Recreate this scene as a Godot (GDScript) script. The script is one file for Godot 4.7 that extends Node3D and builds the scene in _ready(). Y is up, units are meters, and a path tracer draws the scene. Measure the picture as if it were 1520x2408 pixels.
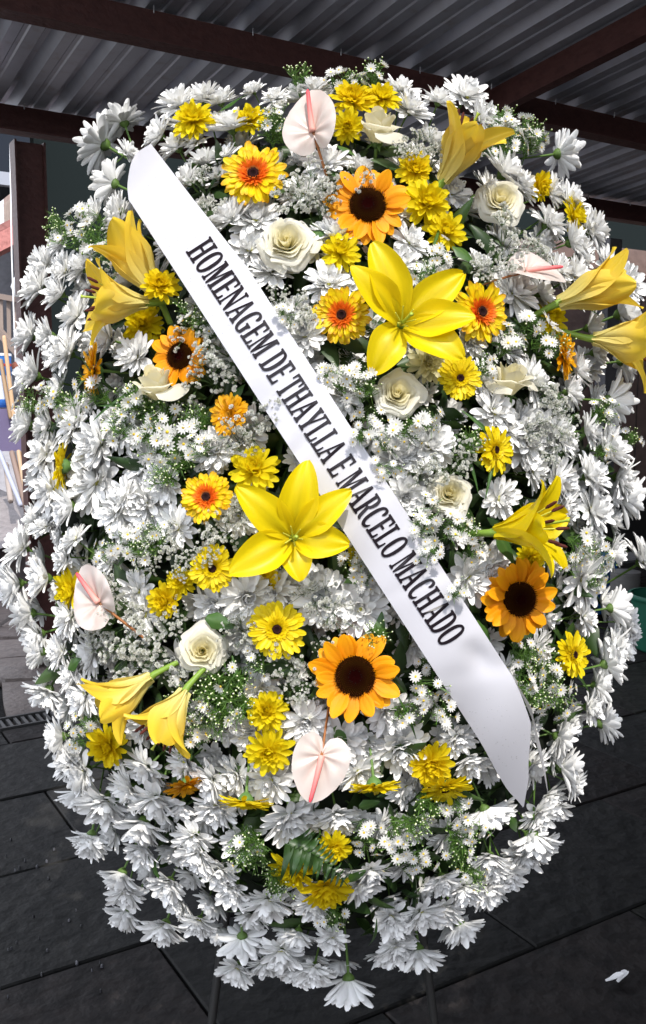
extends Node3D
# A funeral wreath on an easel under a metal roof: every bloom is a thing of its own with petals, centre, calyx and stem.

const F := 2172.0
const W2 := 760.0
const H2 := 1204.0
var cam_xf: Transform3D
var rng := RandomNumberGenerator.new()
var names := {}
var mats := {}
var sun_to := Vector3(0.14, 0.80, 0.58).normalized()

class Geo:
	var v := PackedVector3Array()
	var c := PackedColorArray()
	var i := PackedInt32Array()
	func add(p: Vector3, col: Color) -> int:
		v.push_back(p)
		c.push_back(col)
		return v.size() - 1
	func tri(a: int, b: int, d: int) -> void:
		i.push_back(a)
		i.push_back(b)
		i.push_back(d)
	func quad(a: int, b: int, d: int, e: int) -> void:
		tri(a, b, d)
		tri(a, d, e)
	func merge(g: Geo, xf: Transform3D) -> void:
		var at := v.size()
		v.append_array(xf * g.v)
		c.append_array(g.c)
		for k in g.i:
			i.push_back(k + at)
	func mesh(mat: Material) -> ArrayMesh:
		var n := PackedVector3Array()
		n.resize(v.size())
		for k in range(0, i.size(), 3):
			var fn := (v[i[k + 2]] - v[i[k]]).cross(v[i[k + 1]] - v[i[k]])
			n[i[k]] += fn
			n[i[k + 1]] += fn
			n[i[k + 2]] += fn
		for k in n.size():
			n[k] = n[k].normalized() if n[k].length_squared() > 1e-20 else Vector3.UP
		var a := []
		a.resize(Mesh.ARRAY_MAX)
		a[Mesh.ARRAY_VERTEX] = v
		a[Mesh.ARRAY_NORMAL] = n
		a[Mesh.ARRAY_COLOR] = c
		a[Mesh.ARRAY_INDEX] = i
		var m := ArrayMesh.new()
		m.add_surface_from_arrays(Mesh.PRIMITIVE_TRIANGLES, a)
		m.surface_set_material(0, mat)
		return m

# ---------- frame helpers
func cv(x: float, y: float, d: float) -> Vector3:
	return Vector3((x - W2) / F * d, (H2 - y) / F * d, -d)

func P(x: float, y: float, d: float) -> Vector3:
	return cam_xf * cv(x, y, d)

func D(v: Vector3) -> Vector3:
	return (cam_xf.basis * v).normalized()

func dome(x: float, y: float) -> float:          # how far in front of the camera the face of the wreath lies
	var u := (x - 760.0) / 720.0
	var v := (y - 1255.0) / 1075.0
	return 1.74 + 0.26 * pow(minf(u * u + v * v, 1.4), 1.3) - 0.03 * v

func dome_n(x: float, y: float) -> Vector3:
	var u := (x - 760.0) / 720.0
	var v := (y - 1255.0) / 1075.0
	var r := minf(sqrt(u * u + v * v), 1.1)
	var a := deg_to_rad(74.0 * pow(r, 1.5))
	var o := Vector2(u / 0.72, -v / 1.07).normalized()
	return Vector3(o.x * sin(a), o.y * sin(a), cos(a))

func basis_y(n: Vector3, spin: float) -> Basis:
	var h := Vector3.UP if absf(n.y) < 0.95 else Vector3.BACK
	var x := h.cross(n).normalized()
	var z := x.cross(n).normalized()
	return Basis(x, n, z) * Basis(Vector3.UP, spin)

func basis_yx(n: Vector3, x: Vector3) -> Basis:
	n = n.normalized()
	x = (x - n * x.dot(n)).normalized()
	return Basis(x, n, x.cross(n).normalized())

# ---------- naming
func numbered(called: String) -> String:
	var k: int = names.get(called, 0)
	names[called] = k + 1
	return called if k == 0 else "%s_%03d" % [called, k]

func tag(o: Node, label := "", category := "", group := "", kind := "") -> Node:
	for pair in [["label", label], ["category", category], ["group", group], ["kind", kind]]:
		if pair[1]:
			o.set_meta(pair[0], pair[1])
	return o

func thing(called: String, label: String, category: String, group := "", xf := Transform3D()) -> Node3D:
	var o := Node3D.new()
	o.name = numbered(called)
	add_child(o)
	o.transform = xf
	tag(o, label, category, group)
	return o

func part(parent: Node, called: String, mesh: Mesh, xf := Transform3D(), kind := "") -> MeshInstance3D:
	var o := MeshInstance3D.new()
	o.mesh = mesh
	o.transform = xf
	if parent == self:
		o.name = numbered(called)
	else:
		var k := 0
		var n := called
		var had: Dictionary = parent.get_meta("taken", {})
		k = had.get(called, 0)
		had[called] = k + 1
		parent.set_meta("taken", had)
		if k:
			n = "%s_%03d" % [called, k]
		o.name = n
	if kind:
		o.set_meta("kind", kind)
	parent.add_child(o, true)
	return o

# ---------- materials
func mat(key: String, rough: float, o := {}) -> StandardMaterial3D:
	if mats.has(key):
		return mats[key]
	var m := StandardMaterial3D.new()
	m.resource_name = key
	m.vertex_color_use_as_albedo = true
	m.roughness = rough
	m.cull_mode = BaseMaterial3D.CULL_DISABLED
	if o.has("back"):
		m.backlight_enabled = true
		m.backlight = Color(o.back, o.back, o.back).linear_to_srgb()
	if o.has("spec"):
		m.metallic_specular = o.spec
	if o.has("metal"):
		m.metallic = o.metal
	if o.has("coat"):
		m.clearcoat_enabled = true
		m.clearcoat = o.coat
		m.clearcoat_roughness = o.get("coat_rough", 0.2)
	if o.has("rim"):
		m.rim_enabled = true
		m.rim = o.rim
	if o.has("ramp"):
		var t := NoiseTexture2D.new()
		t.width = 512
		t.height = 512
		t.seamless = true
		var nz := FastNoiseLite.new()
		nz.seed = o.get("seed", 3)
		nz.noise_type = o.get("type", FastNoiseLite.TYPE_SIMPLEX_SMOOTH)
		nz.frequency = o.get("freq", 0.01)
		nz.fractal_octaves = o.get("oct", 5)
		nz.fractal_gain = o.get("gain", 0.55)
		t.noise = nz
		var g := Gradient.new()
		g.offsets = PackedFloat32Array(o.ramp_at)
		var cols := PackedColorArray()
		for q in o.ramp:
			cols.push_back(Color(q[0], q[1], q[2]).linear_to_srgb())
		g.colors = cols
		t.color_ramp = g
		m.albedo_texture = t
		m.uv1_triplanar = true
		m.uv1_world_triplanar = true
		var sc: float = o.get("scale", 1.0)
		m.uv1_scale = Vector3(sc, sc, sc)
		if o.has("bump"):
			var b := NoiseTexture2D.new()
			b.width = 512
			b.height = 512
			b.seamless = true
			var nb := FastNoiseLite.new()
			nb.seed = 11
			nb.frequency = o.get("bump_freq", 0.03)
			nb.fractal_octaves = 5
			b.noise = nb
			m.heightmap_enabled = true
			m.heightmap_texture = b
			m.heightmap_scale = o.bump
	mats[key] = m
	return m

# ---------- shapes
func width_at(s: float, base: float, tp: float, ta: float, tb: float) -> float:
	var q := clampf((s - tp) / (1.0 - tp), 0.0, 1.0)
	return lerpf(base, 1.0, smoothstep(0.0, tp + 0.08, s)) * pow(maxf(0.0, 1.0 - pow(q, ta)), tb)

# a petal that starts at the origin, runs out along +x and whose upper face looks up +y; a0..a1 is how steeply it climbs from base to tip
func petal(g: Geo, L: float, W: float, a0: float, a1: float, o: Dictionary, xf := Transform3D()) -> void:
	var nu: int = o.get("nu", 5)
	var nv: int = o.get("nv", 4)
	var c0: Color = o.c0
	var c1: Color = o.get("c1", c0)
	var edge: Color = o.get("edge", Color(1, 1, 1))
	var rn: float = o.get("rn", 2.0)
	var ridge: float = o.get("ridge", 0.0)
	var cup: float = o.get("cup", 0.3)
	var side: float = o.get("side", 0.0)
	var ap: float = o.get("ap", 1.0)
	var wave: float = o.get("wave", 0.0)
	var ph: float = o.get("ph", 0.0)
	var at := Vector2()
	var prev := 0.0
	var first := g.v.size()
	for k in nu + 1:
		var s := 1.0 - pow(1.0 - float(k) / nu, 1.4)
		var am := lerpf(a0, a1, pow((s + prev) * 0.5, ap))
		at += Vector2(cos(am), sin(am)) * (s - prev) * L
		prev = s
		var an := lerpf(a0, a1, pow(s, ap))
		var n := Vector2(-sin(an), cos(an))
		var w := W * width_at(s * 0.985, o.get("base", 0.4), o.get("tp", 0.6), o.get("ta", 2.0), o.get("tb", 0.5))
		for j in nv + 1:
			var t := -1.0 + 2.0 * j / nv
			var h := cup * w * t * t + ridge * W * cos(t * rn * PI) * smoothstep(0.0, 0.25, s) * (1.0 - s * 0.6)
			h += wave * W * sin(ph + s * 7.0 + t * 2.0) * absf(t)
			var p := Vector3(at.x + n.x * h, at.y + n.y * h, w * t + side * s * s)
			var col := c0.lerp(c1, smoothstep(o.get("m0", 0.0), o.get("m1", 1.0), s))
			if o.has("edge"):
				col = col.lerp(edge, smoothstep(0.72, 1.0, s) * o.get("edge_k", 0.7))
			if o.has("lines"):
				col = col * (1.0 - 0.10 * pow(0.5 + 0.5 * cos(t * float(o.lines)), 3.0) * (1.0 - s))
			if o.has("vein"):
				col = col.lerp(o.vein, (1.0 - smoothstep(0.0, 0.35, absf(t))) * 0.6 * (1.0 - s))
			g.add(xf * p, col)
	for k in nu:
		for j in nv:
			var a := first + k * (nv + 1) + j
			g.quad(a, a + 1, a + nv + 2, a + nv + 1)

func tube(g: Geo, pts: Array, radii: Array, col: Color, sides := 6, col2 = null) -> void:
	var first := g.v.size()
	var n := pts.size()
	var up := Vector3(0.31, 0.2, 0.93)
	for k in n:
		var dir: Vector3 = ((pts[mini(k + 1, n - 1)] as Vector3) - (pts[maxi(k - 1, 0)] as Vector3)).normalized()
		var x := dir.cross(up)
		if x.length() < 0.05:
			x = dir.cross(Vector3.RIGHT)
		x = x.normalized()
		var y := x.cross(dir)
		for j in sides:
			var a := TAU * j / sides
			var cc := col if col2 == null else col.lerp(col2, float(k) / (n - 1))
			g.add(pts[k] + (x * cos(a) + y * sin(a)) * radii[k], cc)
	for k in n - 1:
		for j in sides:
			var j2 := (j + 1) % sides
			g.quad(first + k * sides + j, first + k * sides + j2, first + (k + 1) * sides + j2, first + (k + 1) * sides + j)
	for e in [0, n - 1]:
		var m := g.add(pts[e], col if col2 == null or e == 0 else col2)
		for j in sides:
			var j2 := (j + 1) % sides
			if e == 0:
				g.tri(m, first + j2, first + j)
			else:
				g.tri(m, first + e * sides + j, first + e * sides + j2)

# turned shape about +y: rows of (radius, height, colour)
func lathe(g: Geo, rows: Array, sides := 12, bump := 0.0) -> void:
	var first := g.v.size()
	for k in rows.size():
		for j in sides:
			var a := TAU * (j + 0.5 * (k % 2)) / sides
			var r: float = rows[k][0] * (1.0 + bump * rng.randf_range(-1, 1))
			g.add(Vector3(cos(a) * r, rows[k][1] + bump * rng.randf_range(-1, 1) * 0.4 * rows[0][0], sin(a) * r), rows[k][2])
	for k in rows.size() - 1:
		for j in sides:
			var j2 := (j + 1) % sides
			g.quad(first + k * sides + j, first + (k + 1) * sides + j, first + (k + 1) * sides + j2, first + k * sides + j2)

# a box with small chamfers
func box(g: Geo, size: Vector3, col: Color, xf := Transform3D(), ch := 0.0) -> void:
	var h := size / 2.0
	ch = minf(ch, minf(h.x, minf(h.y, h.z)) * 0.5)
	if ch <= 0.0:
		for f in 6:
			var ax := f % 3
			var s := 1.0 if f < 3 else -1.0
			var q: Array[int] = []
			for k in 4:
				var e := [[-1, -1], [-1, 1], [1, 1], [1, -1]][k] as Array
				var p := Vector3()
				p[ax] = h[ax] * s
				p[(ax + 1) % 3] = h[(ax + 1) % 3] * e[0] * s
				p[(ax + 2) % 3] = h[(ax + 2) % 3] * e[1]
				q.push_back(g.add(xf * p, col))
			g.quad(q[0], q[1], q[2], q[3])
		return
	# a rounded slab: top face, chamfer band, sides, bottom
	var rings := [[h.y, ch], [h.y - ch, 0.0], [-h.y, 0.0]]
	var prev: Array[int] = []
	for r in rings.size():
		var ids: Array[int] = []
		for rep in (2 if r > 0 else 1):
			ids = []
			for k in 4:
				var e := [[-1, -1], [1, -1], [1, 1], [-1, 1]][k] as Array
				ids.push_back(g.add(xf * Vector3(e[0] * (h.x - rings[r][1]), rings[r][0], e[1] * (h.z - rings[r][1])), col))
				if r > 0:
					ids.push_back(g.add(xf * Vector3(e[0] * (h.x - rings[r][1]), rings[r][0], e[1] * (h.z - rings[r][1])), col))
			if r == 0:
				g.quad(ids[0], ids[1], ids[2], ids[3])
				prev = []
				for k in 4:
					var e := [[-1, -1], [1, -1], [1, 1], [-1, 1]][k] as Array
					for z in 2:
						prev.push_back(g.add(xf * Vector3(e[0] * (h.x - ch), h.y, e[1] * (h.z - ch)), col))
			elif rep == 0:
				for k in 4:
					var k2 := (k + 1) % 4
					g.quad(prev[k * 2 + 1], ids[k * 2 + 1], ids[k2 * 2], prev[k2 * 2])
			else:
				prev = ids

func bar(g: Geo, a: Vector3, b: Vector3, w: float, h: float, col: Color) -> void:   # a straight bar of rectangular section
	var z := (b - a).normalized()
	var x := Vector3.UP.cross(z)
	x = Vector3.RIGHT if x.length() < 0.05 else x.normalized()
	var y := z.cross(x)
	box(g, Vector3(w, h, (b - a).length()), col, Transform3D(Basis(x, y, z), (a + b) / 2.0))

# ---------- flowers: each maker returns a Node3D facing +y, one unit in radius, its parts named and ready to be copied
var leaf_green := Color(0.035, 0.085, 0.018)
var stem_green := Color(0.10, 0.19, 0.035)

func stem_part(o: Node3D, L: float, r: float, bend: float, col := Color(0.10, 0.19, 0.035)) -> void:
	var g := Geo.new()
	var pts := []
	var rad := []
	for k in 6:
		var s := k / 5.0
		pts.push_back(Vector3(bend * s * s * L, -0.08 - s * L, bend * 0.4 * s * s * L))
		rad.push_back(r * (1.25 - 0.35 * minf(1.0, s * 3.0)))
	tube(g, pts, rad, col, 6)
	part(o, "stem", g.mesh(mat("stem", 0.5, {"back": 0.15})))

func calyx_part(o: Node3D, r: float, drop: float, col := Color(0.09, 0.16, 0.03)) -> void:
	var g := Geo.new()
	lathe(g, [[r * 1.25, 0.015, col * 0.9], [r * 1.1, -drop * 0.35, col], [r * 0.75, -drop * 0.7, col], [r * 0.3, -drop, col]], 12)
	for k in 12:
		petal(g, r * 0.75, r * 0.16, 0.5, 0.2, {"nu": 2, "nv": 2, "c0": col * 0.8, "c1": col, "tp": 0.3, "ta": 1.2, "tb": 0.8}, Transform3D(Basis(Vector3.UP, TAU * k / 12.0), Vector3()) * Transform3D(Basis(), Vector3(r * 0.75, -drop * 0.3, 0)))
	part(o, "calyx", g.mesh(mat("calyx", 0.6)))

# petals of one whorl, each a mesh instance of its own, drawn from a few shared shapes
func whorl(o: Node3D, shapes: Array, n: int, r0: float, y0: float, tilt: float, jit: float, from := 0.0, called := "petal") -> void:
	for k in n:
		var b := Basis(Vector3.UP, from + TAU * (k + rng.randf_range(-jit, jit)) / n) * Basis(Vector3.BACK, tilt + rng.randf_range(-jit, jit) * 0.55) * Basis(Vector3.RIGHT, rng.randf_range(-jit, jit) * 0.8)
		var s := 1.0 + rng.randf_range(-jit, jit) * 0.28
		var out := Basis(Vector3.UP, from + TAU * k / n) * Vector3(r0, 0, 0)
		part(o, called, shapes[rng.randi() % shapes.size()], Transform3D(b.scaled_local(Vector3(s, s, s)), out + Vector3(0, y0 + rng.randf_range(-jit, jit) * 0.06, 0)))

func whorl_into(g: Geo, n: int, r0: float, y0: float, tilt: float, jit: float, L: float, W: float, o: Dictionary, from := 0.0) -> void:
	for k in n:
		var b := Basis(Vector3.UP, from + TAU * (k + rng.randf_range(-jit, jit)) / n) * Basis(Vector3.BACK, tilt + rng.randf_range(-jit, jit) * 0.7) * Basis(Vector3.RIGHT, rng.randf_range(-jit, jit))
		var out := Basis(Vector3.UP, from + TAU * k / n) * Vector3(r0, 0, 0)
		petal(g, L * (1.0 + rng.randf_range(-jit, jit) * 0.4), W, -0.12, 0.35 + rng.randf_range(-0.2, 0.5), o, Transform3D(b, out + Vector3(0, y0, 0)))

func make_mum(full: float, c0: Color, c1: Color, ctr: Color, key: String, nout: int, bell := 0.0) -> Node3D:
	var o := Node3D.new()
	var m := mat(key, 0.55, {"back": 0.95, "spec": 0.3})
	var sh := []
	for k in 6:
		var g := Geo.new()
		petal(g, rng.randf_range(0.78, 0.96), rng.randf_range(0.125, 0.17), rng.randf_range(-0.1, 0.15), rng.randf_range(-0.3, 0.45), {"c0": c0, "c1": c1, "m1": 0.5, "base": 0.5, "tp": 0.55, "ta": 2.2, "tb": 0.5, "nu": 6, "cup": rng.randf_range(0.2, 0.55), "ridge": 0.05, "rn": 2.0, "side": rng.randf_range(-0.07, 0.07), "wave": 0.03, "ph": k})
		sh.push_back(g.mesh(m))
	whorl(o, sh, nout, 0.12, 0.0, rng.randf_range(0.0, 0.12) + bell, 0.36)
	whorl(o, sh, nout - 3, 0.08, 0.07, 0.34 + bell * 0.8, 0.42, 0.2)
	var gi := Geo.new()
	var po := {"nu": 4, "nv": 2, "c0": c0, "c1": c1, "m1": 0.5, "base": 0.5, "tp": 0.6, "cup": 0.6}
	whorl_into(gi, int(14 * full), 0.07, 0.11, 0.66 + bell * 0.5, 0.4, 0.68, 0.14, po, 0.1)
	whorl_into(gi, int(12 * full), 0.05, 0.14, 0.95, 0.36, 0.56, 0.125, po, 0.4)
	whorl_into(gi, int(9 * full), 0.03, 0.16, 1.2, 0.3, 0.44, 0.12, po, 0.6)
	part(o, "inner_petals", gi.mesh(m), Transform3D(), "stuff")
	var gc := Geo.new()
	lathe(gc, [[0.15, 0.1, ctr * 0.8], [0.13, 0.2, ctr], [0.07, 0.26, ctr * 1.1], [0.0, 0.27, ctr]], 10, 0.12)
	part(o, "flower_centre", gc.mesh(mat("pollen", 0.8)))
	calyx_part(o, 0.17, 0.2)
	stem_part(o, 2.6, 0.042, rng.randf_range(-0.12, 0.12))
	return o

func mum_mesh(c0: Color, c1: Color, key: String) -> ArrayMesh:
	var g := Geo.new()
	var po := {"nu": 4, "nv": 2, "c0": c0, "c1": c1, "m1": 0.5, "base": 0.5, "tp": 0.55, "cup": 0.5}
	whorl_into(g, 20, 0.12, 0.0, 0.1, 0.36, 0.86, 0.15, po)
	whorl_into(g, 16, 0.08, 0.07, 0.42, 0.4, 0.8, 0.145, po, 0.2)
	whorl_into(g, 11, 0.07, 0.11, 0.75, 0.4, 0.66, 0.17, po, 0.1)
	whorl_into(g, 9, 0.04, 0.14, 1.05, 0.36, 0.5, 0.13, po, 0.4)
	return g.mesh(mat(key, 0.55))

func make_gerbera(kind: String) -> Node3D:
	var o := Node3D.new()
	var y := Color(0.82, 0.66, 0.008)
	var deep := Color(0.78, 0.47, 0.004)
	var edge := Color(0.55, 0.19, 0.01)
	var ring := Color(0.78, 0.13, 0.012)
	if kind == "plain":
		deep = Color(0.80, 0.62, 0.01)
	elif kind == "amber":
		y = Color(0.80, 0.42, 0.004)
		deep = Color(0.72, 0.33, 0.004)
	var m := mat("gerbera_petal", 0.5, {"back": 0.6, "spec": 0.4})
	var shs := [[], []]
	for w in 2:
		for k in 5:
			var g := Geo.new()
			var d := {"c0": deep, "c1": y, "base": 0.5, "tp": 0.7, "ta": 2.0, "tb": 0.5, "cup": rng.randf_range(-0.1, 0.35), "ridge": 0.11, "rn": 2.0, "nv": 6, "side": rng.randf_range(-0.06, 0.06)}
			if kind == "ring" and k % 5 < 4:
				d["edge"] = edge
				d["edge_k"] = rng.randf_range(0.35, 0.85)
			petal(g, [0.70, 0.52][w] * rng.randf_range(0.93, 1.05), [0.108, 0.092][w], 0.05, rng.randf_range(-0.3, 0.15), d)
			shs[w].push_back(g.mesh(m))
	whorl(o, shs[0], 26, 0.3, 0.0, 0.04, 0.42)
	whorl(o, shs[0], 20, 0.27, 0.035, 0.17, 0.42, 0.13)
	whorl(o, shs[1], 20, 0.24, 0.07, 0.28, 0.4, 0.05)
	var gf := Geo.new()
	var fr := {"nu": 3, "nv": 1, "c0": ring if kind == "ring" else deep, "c1": Color(0.85, 0.22, 0.015) if kind == "ring" else y, "tp": 0.5, "ta": 1.4, "tb": 0.7}
	whorl_into(gf, 46, 0.22, 0.09, 0.38, 0.25, 0.32 if kind == "ring" else 0.24, 0.034, fr)
	whorl_into(gf, 44, 0.19, 0.09, 0.6, 0.25, 0.24, 0.03, fr, 0.03)
	whorl_into(gf, 40, 0.17, 0.09, 0.85, 0.25, 0.19, 0.026, fr, 0.07)
	if kind == "ring":
		fr.c0 = Color(0.55, 0.22, 0.05)
		fr.c1 = Color(0.72, 0.34, 0.1)
	whorl_into(gf, 40, 0.15, 0.08, 1.05, 0.2, 0.13, 0.018, fr, 0.05)
	part(o, "fringe", gf.mesh(m), Transform3D(), "stuff")
	var gd := Geo.new()
	var dk := Color(0.022, 0.010, 0.010)
	if kind == "amber":
		dk = Color(0.3, 0.13, 0.01)
	lathe(gd, [[0.17, 0.06, dk], [0.16, 0.15, dk], [0.12, 0.17, dk * 1.5], [0.08, 0.14, dk], [0.04, 0.11, dk * 0.8], [0.0, 0.11, dk]], 22, 0.1)
	part(o, "flower_centre", gd.mesh(mat("dark_disc", 0.9, {"spec": 0.12})))
	calyx_part(o, 0.27, 0.34, Color(0.10, 0.2, 0.05))
	stem_part(o, 2.4, 0.06, 0.06, Color(0.13, 0.24, 0.05))
	return o

func make_sunflower() -> Node3D:
	var o := Node3D.new()
	var m := mat("sunflower_petal", 0.55, {"back": 0.5, "spec": 0.35})
	var sh := []
	for k in 6:
		var g := Geo.new()
		var d := {"c0": Color(0.80, 0.27, 0.003), "c1": Color(0.90, 0.40, 0.006), "base": 0.42, "tp": 0.45, "ta": 1.9, "tb": 0.62, "cup": rng.randf_range(0.0, 0.35), "ridge": 0.06, "rn": 3.0, "nu": 7, "nv": 8, "side": rng.randf_range(-0.07, 0.07), "wave": 0.05, "ph": k * 1.7}
		petal(g, rng.randf_range(0.56, 0.66), rng.randf_range(0.155, 0.195), rng.randf_range(0.0, 0.25), rng.randf_range(-0.35, 0.2), d)
		sh.push_back(g.mesh(m))
	whorl(o, sh, 15, 0.38, 0.0, 0.0, 0.46)
	whorl(o, sh, 14, 0.36, 0.04, 0.2, 0.5, 0.2)
	var gd := Geo.new()
	var dk := Color(0.012, 0.004, 0.003)
	lathe(gd, [[0.45, 0.02, dk], [0.44, 0.10, dk], [0.3, 0.16, dk], [0.14, 0.15, dk * 0.8], [0.0, 0.12, dk * 0.7]], 24)
	part(o, "flower_centre", gd.mesh(mat("dark_disc", 0.9, {"spec": 0.12})))
	var gs := Geo.new()
	for k in 420:                                   # the florets of the disc, set along a spiral
		var r := 0.46 * sqrt((k + 0.5) / 420.0)
		var a := k * 2.39996
		var hh := 0.17 - 0.55 * pow(r - 0.2, 2.0) - (0.05 if r < 0.13 else 0.0)
		var col := Color(0.018, 0.006, 0.003).lerp(Color(0.075, 0.024, 0.006), smoothstep(0.2, 0.46, r) * rng.randf())
		if r < 0.15:
			col = Color(0.016, 0.013, 0.011)
		var c := Vector3(cos(a) * r, hh - 0.02, sin(a) * r)
		var h2 := 0.03 + rng.randf() * 0.03
		var out := Vector3(cos(a), 0, sin(a)) * smoothstep(0.15, 0.46, r) * 0.03
		var tip := gs.add(c + Vector3(0, h2, 0) + out, col * 1.6)
		var q := []
		for j in 4:
			q.push_back(gs.add(c + Vector3(cos(j * PI / 2), 0, sin(j * PI / 2)) * 0.014, col))
		for j in 4:
			gs.tri(q[j], tip, q[(j + 1) % 4])
	part(o, "disc_florets", gs.mesh(mat("dark_disc", 0.9, {"spec": 0.12})), Transform3D(), "stuff")
	calyx_part(o, 0.36, 0.25, Color(0.08, 0.16, 0.03))
	stem_part(o, 1.8, 0.085, 0.05)
	return o

func rose_petal(g: Geo, ph: float, om: float, r0: float, r1: float, H: float, flare: float, curl: float, c0: Color, c1: Color, w: float) -> void:
	var nu := 10
	var nv := 10
	var first := g.v.size()
	var skew := rng.randf_range(-0.12, 0.12)
	var point := rng.randf_range(0.0, 0.04)
	for k in nu + 1:
		var s := float(k) / nu
		for j in nv + 1:
			var t := -1.0 + 2.0 * j / nv
			var open := flare * pow(s, 3.0) * (1.0 + 0.25 * cos(t * 2.0 + ph))
			var rr := lerpf(r0 * 0.5, r1, sin(s * PI / 2)) + open + (0.10 * t + skew * t * t) * s * r1
			var wd := om * (0.5 + 0.5 * sin(s * PI * 0.6)) * (1.0 - 0.13 * pow(s, 6.0))
			var a := ph + wd * t
			var y := H * s * (1.0 - 0.15 * t * t + skew * t) - curl * pow(s, 6.0) * (1.2 - 0.5 * t * t) + w * sin(ph * 3.0 + t * 3.6) * s * s + point * H * s * maxf(0.0, 1.0 - absf(t) * 4.0)
			rr += w * 1.2 * cos(ph * 5.0 + t * 4.4) * s * s
			g.add(Vector3(cos(a) * rr, y, sin(a) * rr), c0.lerp(c1, smoothstep(0.2, 0.95, s)))
	for k in nu:
		for j in nv:
			var a := first + k * (nv + 1) + j
			g.quad(a, a + 1, a + nv + 2, a + nv + 1)

func make_rose(bud: bool) -> Node3D:
	var o := Node3D.new()
	var m := mat("rose_petal", 0.5, {"back": 0.95, "spec": 0.3})
	var cin := Color(0.86, 0.79, 0.44)
	var cout := Color(0.87, 0.85, 0.76)
	var rows := [[2, 1.9, 0.04, 0.07, 0.70, 0.0, 0.0], [3, 1.5, 0.08, 0.14, 0.74, 0.02, 0.0], [3, 1.4, 0.12, 0.22, 0.75, 0.05, 0.02], [4, 1.15, 0.17, 0.30, 0.73, 0.08, 0.04], [4, 1.1, 0.22, 0.39, 0.70, 0.11, 0.06], [5, 0.95, 0.27, 0.47, 0.65, 0.16, 0.09], [5, 0.92, 0.31, 0.56, 0.61, 0.18, 0.12], [5, 0.9, 0.34, 0.62, 0.57, 0.22, 0.18], [6, 0.86, 0.36, 0.66, 0.50, 0.26, 0.26]]
	if bud:
		rows = [[3, 1.5, 0.05, 0.10, 1.15, 0.0, 0.0], [3, 1.3, 0.14, 0.2, 1.2, 0.0, 0.0], [4, 1.1, 0.25, 0.33, 1.2, 0.03, 0.0], [4, 1.0, 0.35, 0.45, 1.12, 0.1, 0.03], [3, 0.95, 0.4, 0.52, 1.0, 0.34, 0.22], [3, 0.9, 0.4, 0.5, 0.85, 0.5, 0.4]]
	var n := 0
	for q in rows:
		for k in q[0]:
			var g := Geo.new()
			var f := float(n) / 30.0
			rose_petal(g, TAU * k / q[0] + n * 0.63 + rng.randf_range(-0.3, 0.3), q[1], q[2], q[3], q[4] * rng.randf_range(0.95, 1.04), q[5] * rng.randf_range(0.7, 1.3), q[6] * rng.randf_range(0.7, 1.5), cin.lerp(cout, clampf(f * 0.9, 0, 0.7)), cin.lerp(cout, clampf(0.25 + f, 0, 1)), 0.014 + 0.03 * f)
			part(o, "petal", g.mesh(m), Transform3D(Basis(), Vector3(0, -0.25, 0)))
			n += 1
	var gs := Geo.new()
	for k in 5:
		petal(gs, 0.55, 0.1, -0.1, -0.8, {"c0": Color(0.06, 0.13, 0.03), "tp": 0.25, "ta": 1.1, "tb": 0.9, "nu": 4, "nv": 2}, Transform3D(Basis(Vector3.UP, TAU * k / 5), Vector3(0, -0.25, 0)))
	lathe(gs, [[0.26, -0.16, Color(0.07, 0.14, 0.03)], [0.22, -0.3, Color(0.07, 0.14, 0.03)], [0.08, -0.42, Color(0.07, 0.14, 0.03)]], 10)
	part(o, "calyx", gs.mesh(mat("calyx", 0.6)))
	stem_part(o, 2.2, 0.07, 0.05)
	return o

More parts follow.
